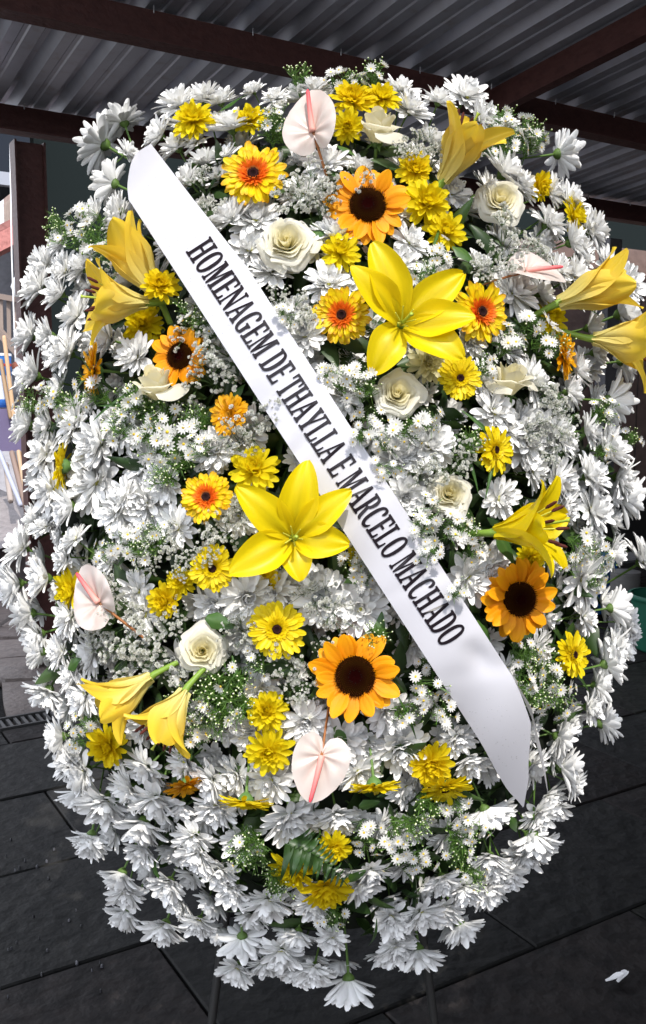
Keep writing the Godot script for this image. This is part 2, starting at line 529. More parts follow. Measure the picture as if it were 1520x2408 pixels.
# tepals: rows of (angle in degrees, length, half width); a0 and a1 are how steep the trumpet runs at its throat and its tips
func make_lily(tepals: Array, a0: float, a1: float, ap: float, gold: bool, anthers: bool) -> Node3D:
	var o := Node3D.new()
	var m := mat("lily_tepal", 0.4, {"back": 0.7, "spec": 0.4})
	var cy := Color(0.85, 0.66, 0.006)
	var cb := Color(0.70, 0.56, 0.012)
	if gold:
		cy = Color(0.86, 0.62, 0.05)
		cb = Color(0.80, 0.71, 0.26)
	for k in tepals.size():
		var q = tepals[k]
		var g := Geo.new()
		var d := {"nu": 14, "nv": 14, "c0": cb, "c1": cy, "m1": 0.75 if gold else 0.35, "base": 0.34, "tp": 0.42, "ta": 1.7, "tb": 0.72, "cup": 0.22 if k % 2 else 0.3, "ridge": 0.07, "rn": 2.0, "ap": ap, "vein": cb * 0.62, "lines": 22.0, "side": rng.randf_range(-0.06, 0.06), "wave": 0.11, "ph": k * 2.1}
		petal(g, q[1], q[2], a0, a1 + rng.randf_range(-0.16, 0.16) + (q[3] if q.size() > 3 else 0.0), d)
		part(o, "petal", g.mesh(m), Transform3D(Basis(Vector3.UP, deg_to_rad(q[0])), Vector3(0, 0.012 * (k % 2), 0) + Basis(Vector3.UP, deg_to_rad(q[0])) * Vector3(0.03, 0, 0)))
	var fil := Color(0.62, 0.62, 0.08)
	for k in 6:
		var a := TAU * (k + 0.3) / 6.0
		var lean := 0.26 if anthers else 0.14
		var tall := 0.78 if anthers else 0.42
		var out := Vector3(cos(a), 0, sin(a))
		var e := out * lean + Vector3(0, tall, 0)
		var g := Geo.new()
		tube(g, [Vector3(), out * lean * 0.35 + Vector3(0, tall * 0.5, 0), e], [0.014, 0.012, 0.009], fil, 5)
		var st := part(o, "stamen", g.mesh(mat("stamen", 0.5)))
		if anthers:
			var ga := Geo.new()
			var dir := (out * 0.4 + Vector3(0, 0.9, 0)).normalized()
			var cb2 := Color(0.075, 0.012, 0.009)
			tube(ga, [e - dir * 0.085, e - dir * 0.05, e + dir * 0.05, e + dir * 0.085], [0.008, 0.022, 0.022, 0.008], cb2, 6)
			part(st, "anther", ga.mesh(mat("anther", 0.9)))
	var gp := Geo.new()
	tube(gp, [Vector3(), Vector3(0.02, 0.3, 0.01), Vector3(0.05, 0.55 if not anthers else 0.9, 0.02), Vector3(0.05, 0.58 if not anthers else 0.94, 0.02)], [0.03, 0.02, 0.016, 0.03], Color(0.35, 0.45, 0.05), 6)
	part(o, "pistil", gp.mesh(mat("stamen", 0.5)))
	var gs := Geo.new()
	tube(gs, [Vector3(0, 0.05, 0), Vector3(0, -0.06, 0), Vector3(0.02, -0.22, 0.02), Vector3(0.05, -0.42, 0.05)], [0.06, 0.05, 0.042, 0.042], Color(0.20, 0.33, 0.04), 8)
	part(o, "stem", gs.mesh(mat("stem", 0.5, {"back": 0.15})))
	return o

func heart_r(th: float) -> float:
	var ks := [0.0, 14.0, 30.0, 50.0, 72.0, 96.0, 120.0, 145.0, 165.0, 180.0]
	var vs := [1.0, 0.90, 0.78, 0.68, 0.61, 0.58, 0.57, 0.52, 0.36, 0.15]
	var d := absf(rad_to_deg(th))
	for k in 9:
		if d <= ks[k + 1]:
			return lerpf(vs[k], vs[k + 1], smoothstep(ks[k], ks[k + 1], d) * 0.5 + 0.5 * (d - ks[k]) / (ks[k + 1] - ks[k]))
	return 0.16

# the heart-shaped bract lies in the xz plane with its tip along +x; the spike rises from its notch
func make_anthurium(cup: float, lift: float, spike: float) -> Node3D:
	var o := Node3D.new()
	var g := Geo.new()
	var rings := 9
	var n := 48
	var c0 := Color(0.70, 0.57, 0.51)
	var c1 := Color(0.74, 0.66, 0.62)
	g.add(Vector3(0, -0.02, 0), Color(0.68, 0.5, 0.36))
	for k in range(1, rings + 1):
		var s := float(k) / rings
		for j in n:
			var th := -PI + TAU * j / n
			var r := heart_r(th) * s
			var vein := 0.026 * sin(s * PI) * cos(th * 8.0) + 0.014 * sin(s * 9.0 + cos(th) * 3.0) * s + 0.03 * sin(th * 3.0 + 0.7) * s * s
			var y := cup * (0.62 * r * pow(absf(sin(th)), 1.3) - 0.12 * s * s * s) + vein
			g.add(Vector3(cos(th) * r, y, sin(th) * r), c0.lerp(c1, smoothstep(0.0, 0.9, s + 0.1 * cos(th * 9.0))).lerp(Color(0.60, 0.36, 0.30), 0.35 * pow(0.5 + 0.5 * cos(th * 14.0 + s * 2.0), 6.0) * (1.0 - 0.6 * s)))
	for j in n:
		g.tri(0, 1 + (j + 1) % n, 1 + j)
	for k in rings - 1:
		for j in n:
			var a := 1 + k * n + j
			var b := 1 + k * n + (j + 1) % n
			g.quad(a, b, b + n, a + n)
	part(o, "spathe", g.mesh(mat("spathe", 0.32, {"back": 0.5, "spec": 0.5, "coat": 0.2})))
	var gs := Geo.new()
	var pts := []
	var rad := []
	for k in 15:
		var s := k / 14.0
		pts.push_back(Vector3(cos(lift) * spike * s, 0.05 + sin(lift) * spike * s, 0.03 * s * s))
		rad.push_back(0.066 * (1.0 - 0.42 * s) * (1.0 + 0.06 * (k % 2)) * (1.0 if k < 14 else 0.5))
	tube(gs, pts, rad, Color(0.74, 0.36, 0.30), 10, Color(0.68, 0.055, 0.08))
	part(o, "spadix", gs.mesh(mat("spadix", 0.55)))
	var gt := Geo.new()
	tube(gt, [Vector3(0, 0.0, 0), Vector3(-0.35, -0.15, 0.02), Vector3(-1.1, -0.55, 0.05)], [0.035, 0.028, 0.028], Color(0.33, 0.12, 0.03), 6)
	part(o, "stem", gt.mesh(mat("stem", 0.5, {"back": 0.15})))
	return o

func make_babys_breath() -> Node3D:
	var o := Node3D.new()
	var gs := Geo.new()
	var gf := Geo.new()
	var hub := Vector3(0, -0.9, 0)
	var sg := Color(0.07, 0.13, 0.035)
	for b in 7:
		var a := TAU * b / 7.0 + rng.randf()
		var rr := rng.randf_range(0.15, 0.6)
		var knot := Vector3(cos(a) * rr, rng.randf_range(-0.35, 0.1), sin(a) * rr)
		tube(gs, [hub, hub.lerp(knot, 0.5) + Vector3(0, 0.1, 0), knot], [0.016, 0.013, 0.011], sg, 4)
		for f in 9:
			var dir := Vector3(rng.randfn(), absf(rng.randfn()) + 0.3, rng.randfn()).normalized()
			var c := knot + dir * rng.randf_range(0.18, 0.5) + Vector3(cos(a), 0, sin(a)) * 0.15
			tube(gs, [knot, knot.lerp(c, 0.6) + Vector3(0, 0.03, 0), c], [0.009, 0.008, 0.007], sg, 3)
			var rf := rng.randf_range(0.07, 0.125)
			var bb := basis_y(dir, rng.randf() * 6.0)
			var po := {"nu": 2, "nv": 2, "c0": Color(0.70, 0.72, 0.60), "c1": Color(0.83, 0.83, 0.81), "tp": 0.5, "cup": 0.5}
			for q in [[7, 0.15], [5, 0.75], [3, 1.2]]:
				for k in q[0]:
					petal(gf, rf, rf * 0.42, q[1], q[1] + 0.5, po, Transform3D(bb * Basis(Vector3.UP, TAU * k / q[0] + q[1]) , c))
	part(o, "stems", gs.mesh(mat("stem", 0.5, {"back": 0.15})), Transform3D(), "stuff")
	part(o, "florets", gf.mesh(mat("floret", 0.6, {"back": 0.8})), Transform3D(), "stuff")
	return o

func make_aster(daisies: int, buds: int, needles: int) -> Node3D:
	var o := Node3D.new()
	var gs := Geo.new()
	var gn := Geo.new()
	var gd := Geo.new()
	var gc := Geo.new()
	var gb := Geo.new()
	var sg := Color(0.085, 0.18, 0.03)
	var hub := Vector3(0, -1.0, 0)
	var knots := []
	for b in 6:
		var a := TAU * b / 6.0 + rng.randf()
		var rr := rng.randf_range(0.15, 0.55)
		var k := Vector3(cos(a) * rr, rng.randf_range(-0.4, 0.2), sin(a) * rr)
		knots.push_back(k)
		tube(gs, [hub, hub.lerp(k, 0.5) + Vector3(0, 0.08, 0), k], [0.022, 0.018, 0.013], sg, 4)
	for d in daisies + buds:
		var k: Vector3 = knots[d % knots.size()]
		var dir := Vector3(rng.randfn() + k.x, absf(rng.randfn()) + 0.35, rng.randfn() + k.z).normalized()
		var c := k + dir * rng.randf_range(0.2, 0.6)
		tube(gs, [k, k.lerp(c, 0.6) + Vector3(0, 0.03, 0), c], [0.012, 0.010, 0.009], sg, 3)
		var bb := basis_y((dir + Vector3(0, 0.5, 0)).normalized(), rng.randf() * 6.0)
		if d < daisies:
			var r := rng.randf_range(0.2, 0.29)
			var up := rng.randf_range(0.0, 0.6)
			for j in 12:
				petal(gd, r, r * 0.17, up + rng.randf_range(-0.15, 0.15), up - 0.1, {"nu": 2, "nv": 2, "c0": Color(0.82, 0.82, 0.80), "tp": 0.6, "cup": 0.2}, Transform3D(bb * Basis(Vector3.UP, TAU * j / 12.0), c))
			var gl := Geo.new()
			lathe(gl, [[r * 0.22, 0.0, Color(0.6, 0.42, 0.03)], [r * 0.18, r * 0.12, Color(0.72, 0.5, 0.03)], [0.0, r * 0.16, Color(0.7, 0.5, 0.03)]], 7)
			gc.merge(gl, Transform3D(bb, c))
			lathe(gl, [[r * 0.25, 0.0, sg]], 5)
		else:
			var gl := Geo.new()
			var bc := Color(0.28, 0.42, 0.07)
			lathe(gl, [[0.0, -0.03, sg], [0.035, -0.01, sg], [0.04, 0.02, bc], [0.026, 0.05, Color(0.75, 0.75, 0.6)], [0.0, 0.06, Color(0.8, 0.8, 0.7)]], 6)
			gb.merge(gl, Transform3D(bb, c))
	for n in needles:
		var k: Vector3 = knots[rng.randi() % knots.size()]
		var p := hub.lerp(k, rng.randf_range(0.25, 1.15))
		var dir := Vector3(rng.randfn(), rng.randfn() * 0.6 + 0.6, rng.randfn()).normalized()
		var x := dir.cross(Vector3(rng.randfn(), rng.randfn(), rng.randfn())).normalized()
		petal(gn, rng.randf_range(0.25, 0.6), rng.randf_range(0.014, 0.026), 0.0, rng.randf_range(-0.6, 0.6), {"nu": 3, "nv": 1, "c0": sg * 0.9, "c1": Color(0.085, 0.19, 0.025), "tp": 0.3, "ta": 1.1, "tb": 0.9}, Transform3D(Basis(dir, x, dir.cross(x)), p))
	part(o, "stems", gs.mesh(mat("stem", 0.5, {"back": 0.15})), Transform3D(), "stuff")
	part(o, "needle_leaves", gn.mesh(mat("needle", 0.5, {"back": 0.3})), Transform3D(), "stuff")
	if daisies:
		part(o, "daisy_petals", gd.mesh(mat("floret", 0.6, {"back": 0.8})), Transform3D(), "stuff")
		part(o, "daisy_centres", gc.mesh(mat("pollen", 0.8)), Transform3D(), "stuff")
	if buds:
		part(o, "buds", gb.mesh(mat("bud", 0.55)), Transform3D(), "stuff")
	return o

# ---------- the blooms: kind, place in the wreath, radius, facing (x y z, or a dash for the face of the wreath), how far proud | short name | label
const BLOOMS := """
sunflower 865 485 97 -.02 .2 1 .05|top sunflower|amber sunflower with dark brown disc, topmost of the sunflowers, right of the orange-ringed gerbera
sunflower 1220 1408 92 .28 -.02 1 .05|sunflower right of the ribbon|amber sunflower with dark disc beside the right edge of the ribbon
sunflower 836 1590 106 -.06 .12 1 .07|lowest sunflower|largest and lowest amber sunflower with near-black disc, left of the ribbon
sunflower 425 838 72 -.35 .1 1 .035|half hidden sunflower|small amber sunflower half hidden behind a white rose and babys breath
ring 597 412 80 -.05 .22 1 .05|top ringed gerbera|yellow gerbera with orange ring and dark eye, topmost of its kind
ring 804 742 69 -.12 .05 1 .04|ringed gerbera by the upper lily|orange-ringed yellow gerbera, on the left side of the upper open lily
ring 1130 735 73 .42 .08 1 .04|ringed gerbera right of the upper lily|orange-ringed yellow gerbera turned right, behind the tips of the upper lily
ring 486 1170 63 -.12 .3 1 .05|ringed gerbera by the central lily|yellow gerbera with orange ring, left of the central lily
plain 1082 890 53 .1 .05 1 .05|gerbera below the upper lily|plain yellow gerbera with black eye just under the upper open lily
plain 1163 1058 56 .62 .02 .8 .04|gerbera crossed by grass blades|plain yellow gerbera turned right, crossed by green grass blades
plain 500 1337 56 .05 .0 1 .05|gerbera left of the central lily|plain yellow gerbera with black eye, below left of the central lily
plain 652 1480 69 .02 .1 1 .06|gerbera under the central lily|large plain yellow gerbera with black eye straight under the central lily
plain 1347 1540 56 .6 .1 .8 .04|gerbera below the right sunflower|plain yellow gerbera turned right, below the sunflower on the right
amber 221 870 64 -.86 .02 .42 .05|edge-on amber gerbera at left|amber gerbera seen edge-on facing left, beside a side-on white rose
amber 540 976 53 -.45 .12 .85 .04|amber gerbera left of the ribbon|amber gerbera turned left beside babys breath, left of the ribbon
plain 150 1096 58 -.97 .08 .1 .03|edge-on gerbera at the far left|yellow gerbera seen edge-on at the far left with green back showing
amber 1327 836 56 .82 .0 .5 .04|edge-on amber gerbera at right|amber gerbera seen edge-on facing right, below the right lilies
plain 880 1846 60 .08 -.93 .3 .05|drooping gerbera below the lowest sunflower|yellow gerbera drooping face down with green calyx showing, below the lowest sunflower
plain 578 1884 62 -.05 -.9 .35 .05|drooping gerbera left of the lower anthurium|yellow gerbera drooping face down, lower left of the lower anthurium
plain 1046 1852 62 .12 -.72 .6 .05|drooping gerbera near the ribbon foot|yellow gerbera drooping face down beside the foot of the ribbon
amber 440 1845 56 .25 -.8 .45 .03|dark amber gerbera under the drooping lilies|dark amber gerbera drooping below the two drooping lilies
ymum 458 287 54 -.2 .4 .9 .05|yellow pompon at the upper left|yellow pompon chrysanthemum among white ones at the upper left
ymum 588 285 44 .1 .5 .9 .02|yellow pompon above the top ringed gerbera|yellow pompon chrysanthemum above the topmost ringed gerbera
ymum 830 240 54 -.05 .5 .9 .04|yellow pompon by the top anthurium|yellow pompon chrysanthemum touching the top anthurium, left one of the pair
ymum 897 236 48 .1 .6 .8 .04|yellow pompon behind the top rose|yellow pompon chrysanthemum behind the top white rose, right one of the pair
ymum 818 298 40 -.1 -.3 .9 .03|yellow pompon under the pair|yellow pompon chrysanthemum under the pair beside the top anthurium
ymum 975 402 44 .05 .2 1 .03|yellow pompon below the top lily|yellow pompon chrysanthemum just below the stem of the top lily
ymum 1002 480 60 .15 .2 1 .03|yellow pompon right of the top sunflower|large yellow pompon chrysanthemum touching the top sunflower on its right
ymum 1048 548 50 .1 .2 1 .02|yellow pompon above the ivy leaf|yellow pompon chrysanthemum half covered by white asters, above the ivy leaf
ymum 1266 437 38 .55 -.3 .6 .02|small yellow bloom by the right rose|small yellow chrysanthemum seen from the side, right of the upper right rose
ymum 1343 510 46 .75 .15 .45 .02|yellow bloom at the upper right rim|yellow chrysanthemum on the upper right rim facing outward
ymum 801 596 49 .0 .3 1 .03|yellow pompon below the top sunflower|yellow pompon chrysanthemum just below the top sunflower
ymum 376 674 46 .25 .3 .9 .08|yellow bloom on the left lily|bright yellow chrysanthemum sitting against the throat of the left lily
ymum 340 765 52 -.1 .1 1 -.01|yellow pompon under the left lily|yellow pompon chrysanthemum in shade under the left open lily
pmum 1005 852 52 .1 .1 1 .0|pale yellow pompon beside the gerbera|pale cream yellow chrysanthemum left of the plain gerbera below the upper lily
ymum 600 1108 62 -.1 .4 .9 .03|yellow pompon above the central lily|large yellow pompon chrysanthemum just above the central lily
ymum 392 1412 46 -.3 .0 .9 .03|yellow pompon left of the gerbera|yellow pompon chrysanthemum below left of the plain gerbera, beside the left white rose
ymum 426 1368 36 -.1 .2 .9 .02|smaller pompon by the left gerbera|smaller yellow pompon chrysanthemum touching the larger one beneath it, left of the gerbera
ymum 172 1385 52 -.55 -.2 .8 .0|yellow pompon behind the left anthurium|yellow pompon chrysanthemum half hidden behind the left anthurium
ymum 258 1752 56 -.35 -.15 .9 .03|yellow pompon under the drooping lilies|yellow pompon chrysanthemum just under the two drooping lilies
ymum 628 1672 50 .0 .3 1 .04|upper yellow pompon of the lower pair|yellow chrysanthemum left of the lowest sunflower, upper of two in a column
ymum 632 1764 57 .05 -.1 1 .05|lower yellow pompon of the lower pair|yellow pompon chrysanthemum left of the lower anthurium, lower of two in a column
ymum 1012 1792 56 .05 -.3 .9 .03|yellow pompon above the drooping gerbera|yellow pompon chrysanthemum just above the drooping gerbera near the ribbon foot
ymum 786 1990 44 .15 -.3 .9 .03|yellow pompon above the fern|yellow pompon chrysanthemum just above the fern frond near the bottom
ymum 692 2040 60 -.25 -.5 .8 .04|yellow pompon under the fern|yellow pompon chrysanthemum crossed by the fern frond, left one of two
ymum 768 2082 64 .12 -.6 .75 .05|yellow pompon at the fern tip|yellow pompon chrysanthemum under the tip of the fern frond, lowest yellow bloom
ymum 1246 1312 42 .3 -.1 .9 .02|yellow pompon above the right sunflower|yellow pompon chrysanthemum between the right open lily and the sunflower under it
ymum 1290 752 46 .4 .1 .9 -.01|yellow pompon among the right asters|yellow chrysanthemum half hidden among asters under the right lilies
ymum 620 1352 46 -.1 -.2 1 -.01|yellow pompon under the central lily|yellow pompon chrysanthemum shaded under the left petal of the central lily
ymum 848 1312 38 .2 .0 .9 .0|yellow pompon beside the ribbon|small yellow chrysanthemum half under the ribbon, right of the central lily
rose 676 574 74 -.02 .28 1 .04|upper white rose|open white rose right of the start of the ribbon lettering
rose 936 928 63 .0 .2 1 .05|white rose below the upper lily|open white rose below the upper lily, beside the plain gerbera
rose 1176 474 64 .1 .3 .95 .03|upper right white rose|open white rose at the upper right, below the top lily
bud 888 322 62 .1 .9 .55 .02|top white rose|white rose seen from the side at the top, outer petals curled down
bud 372 925 64 -.12 .92 .5 .05|left white rose bud|white rose seen from the side in front of the half hidden sunflower
bud 1196 915 62 .02 .93 .42 .04|right white rose bud|tall white rose bud seen from the side, right of the plain gerbera
rose 1056 1162 58 .1 .25 1 .02|white rose right of the ribbon|open creamy rose right of the ribbon at its middle
rose 476 1530 64 .1 .15 1 .04|lower left white rose|open creamy rose at the lower left, below the yellow pompons
"""

# lilies: base x y, length, axis x y z, spread, proud | short name | label
const LILIES := """
front 690 1266 165 .02 .1 1 a .09|central lily|wide open bright yellow lily at the centre, its petals touching the ribbon
front 942 766 172 .08 .1 1 b .09|upper lily|wide open bright yellow lily right of the ribbon in the upper half
side 1040 428 178 .52 .84 .42 m .05|top lily|amber yellow lily opening upward at the top right, beside white chrysanthemums
side 350 712 165 -.93 -.02 .38 w .07|left open lily|golden lily opening to the left with dark red anthers
side 368 692 175 -.58 .85 .15 n .03|closed lily at left|half closed golden lily pointing up left behind the open one
side 1312 714 178 .93 .35 .2 n .06|upper lily on the right rim|half closed golden lily pointing right on the upper right rim
side 1392 796 170 .97 -.12 .25 w .07|lily cut by the right edge|golden lily pointing right, cut off by the edge of the photograph
side 1162 1252 190 .84 .12 .5 w .09|right open lily|bright yellow lily with dark anthers opening right, above the right sunflower
side 357 1590 162 -.8 -.55 .22 m .08|upper drooping lily|golden lily drooping to the lower left, upper one of two
side 437 1622 165 -.5 -.8 .35 w .09|lower drooping lily|golden lily drooping with its petals spread, lower one of two
"""

# anthuriums: base x y, length, tip direction x y z, facing x y z, cup, spike lift and length, proud | short | label
const ANTHURIUMS := """
738 312 116 -.2 .97 .1 -.42 .1 .9 .9 .14 .86 .1|top anthurium|pink white anthurium standing upright at the top with a pink spike
1236 640 100 .95 .12 .25 .1 .75 .7 .9 .28 .85 .09|right anthurium|white anthurium lying to the right with a pink spike, beside the upper right lily
236 1418 116 -.78 .6 .1 -.55 .05 .8 .8 .14 .82 .1|left anthurium|pinkish anthurium pointing up left over a yellow pompon at the left
757 1776 114 -.25 -.95 .1 .1 .15 1 .35 .16 .95 .11|lower anthurium|pinkish white anthurium hanging with its spike down, below the lowest sunflower
"""

# white chrysanthemums: x y radius facing
const WHITES := """293 290 46 Ul;247 340 60 -;297 362 32 R;270 432 50 l;425 253 52 U;482 236 46 U;442 292 44 -;380 322 42 L;420 350 42 -;462 340 34 -;490 385 42 -;448 430 46 -;285 497 42 L;547 305 54 -;598 217 26 U;520 242 38 U;650 235 32 U;742 214 36 U;940 222 44 U;770 392 52 -;718 460 54 -;532 372 34 -;602 522 54 -;545 520 54 -;962 262 46 -;985 380 42 -;932 505 40 -;1093 232 50 U;1030 242 38 U;1126 285 44 R;1200 300 24 U;1312 362 52 r;1245 345 30 U;1182 410 56 -;1218 440 46 R;1150 458 40 -;1060 460 44 -;1290 455 40 R;1332 478 46 R;1378 540 42 R;
230 510 40 L;283 525 46 -;148 572 34 L;112 630 46 L;156 640 42 L;198 632 42 -;98 682 52 L;145 692 42 L;187 745 52 -;80 790 48 L;122 790 42 L;165 832 52 L;262 800 46 L;325 840 46 -;86 885 52 L;220 945 34 -;350 962 56 -;192 990 46 -;265 985 34 -;590 590 46 -;640 640 52 -;772 672 52 -;742 590 42 -;790 560 56 -;945 625 48 -;720 792 50 -;806 930 56 -;930 660 36 -;960 572 42 -;1202 692 62 -;1285 530 48 -;1340 572 46 R;1390 547 46 R;1356 606 46 R;1310 640 42 -;1345 652 50 R;1266 690 42 -;1422 622 36 R;1466 670 46 R;1456 740 56 R;1382 772 42 R;1102 802 42 -;1132 900 46 -;1242 902 60 -;1350 872 42 R;1460 850 46 r;1430 942 56 r;1332 922 42 R;1156 970 56 -;1222 1000 52 -;1395 830 36 R;
72 1000 50 L;120 1002 46 L;180 1002 46 -;240 1045 62 -;114 1070 52 L;130 1150 56 L;170 1190 50 L;232 1132 70 -;290 1020 42 -;345 1092 50 -;390 1132 46 -;300 1165 42 L;346 1180 52 -;280 1200 50 -;320 1240 52 -;110 1240 34 U;144 1256 28 -;58 1290 52 L;180 1270 36 U;45 1372 56 L;112 1360 50 L;160 1310 36 -;75 1442 50 L;170 1450 46 -;420 1240 46 -;330 1390 46 -;345 1442 56 -;505 1070 46 -;585 1022 56 -;510 1058 50 -;562 1212 46 -;580 1400 60 -;640 1392 50 -;512 1420 46 -;846 1430 62 -;760 1412 60 -;930 1080 62 -;1010 1052 56 -;952 1170 44 -;742 1370 42 -;870 1362 36 -;1236 1030 66 -;1180 1012 50 -;1300 1020 56 -;1420 1062 60 R;1376 1012 42 R;1250 1110 44 -;1306 1132 56 -;1380 1122 50 R;1450 1122 50 R;1462 1172 54 r;1386 1202 56 R;1320 1190 46 -;1170 1172 46 -;1382 1260 42 R;1366 1360 62 -;1100 1360 62 -;1150 1332 46 -;1508 1322 58 R;1436 1430 46 r;1465 1462 38 r;1370 1452 38 -;
96 1490 50 L;150 1532 42 L;102 1532 42 l;116 1622 52 d;180 1590 42 L;226 1532 56 -;205 1632 50 -;148 1732 48 l;170 1792 46 L;202 1812 60 -;186 1862 46 d;252 1880 60 D;350 1802 52 -;312 1852 50 -;370 1872 60 D;340 1932 62 d;216 1962 48 d;460 1962 50 D;440 1792 46 -;500 1832 46 -;520 1902 42 D;480 1682 42 -;430 1890 42 D;615 1620 42 -;530 1702 42 -;600 1722 52 -;722 1692 52 -;650 1702 42 -;802 1742 60 -;910 1672 50 -;946 1750 64 -;860 1742 42 -;560 1822 46 -;640 1832 52 -;682 1912 66 D;792 1912 52 D;842 1812 46 -;510 1892 50 D;570 1962 50 D;1072 1730 44 D;1102 1782 46 D;1140 1902 52 d;1310 1732 50 -;1320 1802 52 R;1342 1840 38 R;1262 1912 46 D;1302 1890 42 D;1256 1962 50 d;1412 1702 48 r;1380 1662 42 R;1400 1612 46 r;1440 1522 52 R;1422 1562 50 r;1470 1492 38 R;1190 1572 34 -;1250 1802 42 -;
288 2052 50 d;300 2092 46 D;216 1978 42 D;340 1992 44 D;400 2072 46 D;300 2142 50 d;390 2172 52 D;470 2162 42 D;470 2002 50 D;552 2086 46 D;630 2112 56 D;570 2202 52 d;702 2190 42 d;560 2272 46 D;665 2232 48 D;702 2272 46 D;782 2202 38 D;820 2302 60 d;842 2072 56 -;872 2042 42 -;920 2152 46 D;990 2142 50 D;930 2222 46 D;985 2232 54 d;740 2272 44 D;620 2262 38 D;1082 2172 50 d;1042 2132 46 D;1142 2082 48 D;1092 2082 46 D;1040 2062 42 D;1192 2050 44 D;1162 2042 40 D;1232 2002 52 D;1272 1982 42 D;1152 2012 46 D;1242 1962 42 D;520 2040 44 D;740 2120 44 D"""

# sprigs: kind x y radius
const SPRIGS := """g 720 432 62;g 690 470 40;g 770 455 44;g 1030 362 42;g 960 352 34;g 1212 560 66;g 1180 610 50;g 1262 590 44;g 690 735 56;g 655 700 34;g 520 815 62;g 478 880 52;g 555 870 44;g 590 1005 56;g 640 950 40;g 545 1030 42;g 1062 1095 50;g 1100 1060 40;g 375 1275 48;g 520 1240 52;g 560 1205 40;g 290 1470 70;g 345 1520 62;g 260 1420 46;g 400 1455 44;g 300 1545 56;g 740 1400 50;g 790 1450 44;g 690 1570 52;g 640 1530 36;g 770 1530 34;g 1292 930 50;g 1325 985 48;g 1260 1010 40;g 345 1330 34;g 430 1330 38;
g 1000 330 40;g 500 480 40;g 470 420 36;g 830 420 40;g 620 760 44;g 440 780 40;g 760 480 40;g 1140 640 40;g 900 1180 44;g 1000 1120 40;g 480 1300 36;g 230 1500 50;g 330 1580 48;g 420 1590 40;g 560 1480 40;g 700 1620 40;g 1300 1060 36;g 240 660 34;g 690 1010 36;g 250 1380 40;s 668 738 34;s 850 1020 40;s 905 1105 40;s 985 1235 42;s 1015 1300 40;s 770 880 34;s 1075 1390 36;a 645 265 46;a 690 300 40;a 850 192 44;a 790 190 40;a 1195 312 52;a 1235 330 44;a 200 520 56;a 165 560 46;a 245 590 52;a 290 620 40;a 1040 600 44;a 1020 640 40;a 800 895 56;a 850 880 48;a 880 980 50;a 960 1010 56;a 1010 990 48;a 900 1040 42;a 150 950 64;a 110 930 48;a 210 920 56;a 420 1010 66;a 380 1060 56;a 470 1050 46;a 330 1010 50;a 1250 770 58;a 1200 800 52;a 1290 800 44;a 1150 860 44;a 1060 1240 56;a 1010 1210 50;a 990 1280 44;a 1120 1290 46;a 1380 1290 52;a 1350 1320 44;a 1430 1310 40;a 300 1280 50;a 250 1300 46;a 350 1250 44;a 830 1320 50;a 860 1360 40;a 920 1320 36;a 470 1700 48;a 195 1700 46;a 180 1740 40;a 1000 1620 50;a 1040 1670 50;a 1010 1560 40;a 1260 1560 58;a 1300 1610 58;a 1230 1600 50;a 1330 1660 46;a 950 1960 56;a 920 2000 52;a 985 2030 46;a 860 1960 46;a 1070 1905 52;a 1110 1950 44;a 1420 960 40;a 1430 1060 38;a 1410 1370 36;
b 310 940 60;b 360 1020 56;b 420 1090 50;b 560 1670 60;b 500 1600 56;b 600 1560 46;b 1280 1570 56;b 1230 1630 54;b 980 1950 50;b 645 285 50;b 1005 645 50;b 860 910 50;b 570 2010 56;b 1300 805 50;b 470 760 50;b 440 730 44;b 210 560 50;b 1110 1040 50;b 1160 330 46;b 330 1290 50;b 890 1490 46;b 1090 1990 50;b 780 2160 44;b 520 1690 60;b 470 1620 60;b 430 1700 54;b 580 1980 54;b 660 2080 50;b 1010 1900 50;b 1290 1620 54;b 1240 1540 50;b 880 170 44;b 1260 330 44;b 1180 280 44;b 380 980 56;b 280 1000 56;b 960 1680 50;b 1100 1250 46;b 1420 980 40;b 130 520 40;b 360 1270 50;b 700 175 44;b 820 195 44;b 1240 300 44;b 70 950 46;b 140 540 40;b 1485 1030 34;b 600 2020 46;b 640 2060 40;b 450 1740 50;b 500 1650 58;b 420 1650 46;b 560 1600 54;b 1080 2010 46;b 1120 2060 40;b 1260 1640 50;b 320 950 56;b 380 1120 50;b 460 980 50;b 640 300 44;b 1000 700 40;b 890 1300 40;b 930 1350 36;b 1200 350 44"""
const LEAVES := """545 243 62 60 broad;1096 598 56 -30 ivy;1140 1500 70 -60 broad;893 1480 66 78 broad;806 1742 60 -60 broad;1405 745 60 10 narrow;752 545 50 50 broad;815 352 46 -50 broad;795 410 44 -35 broad;520 1465 60 -20 ivy;1190 1290 74 -50 broad;560 920 40 70 broad;1060 900 40 -10 ivy;175 1560 46 20 ivy;880 2200 90 -75 narrow;840 2060 40 30 ivy;1210 1940 50 -40 broad;870 1890 40 15 ivy;360 2040 46 -80 ivy;1105 1090 120 -62 narrow;1140 1010 110 -35 narrow;1150 1120 90 -110 narrow;300 960 130 175 narrow;330 980 120 160 narrow;270 950 110 190 narrow;520 1640 120 -120 narrow;570 1610 110 -70 narrow;480 1660 120 -130 narrow;960 1690 90 -60 narrow;1000 1880 90 -70 narrow;1110 1560 90 -20 narrow;1030 560 80 70 narrow;405 700 90 -40 narrow"""

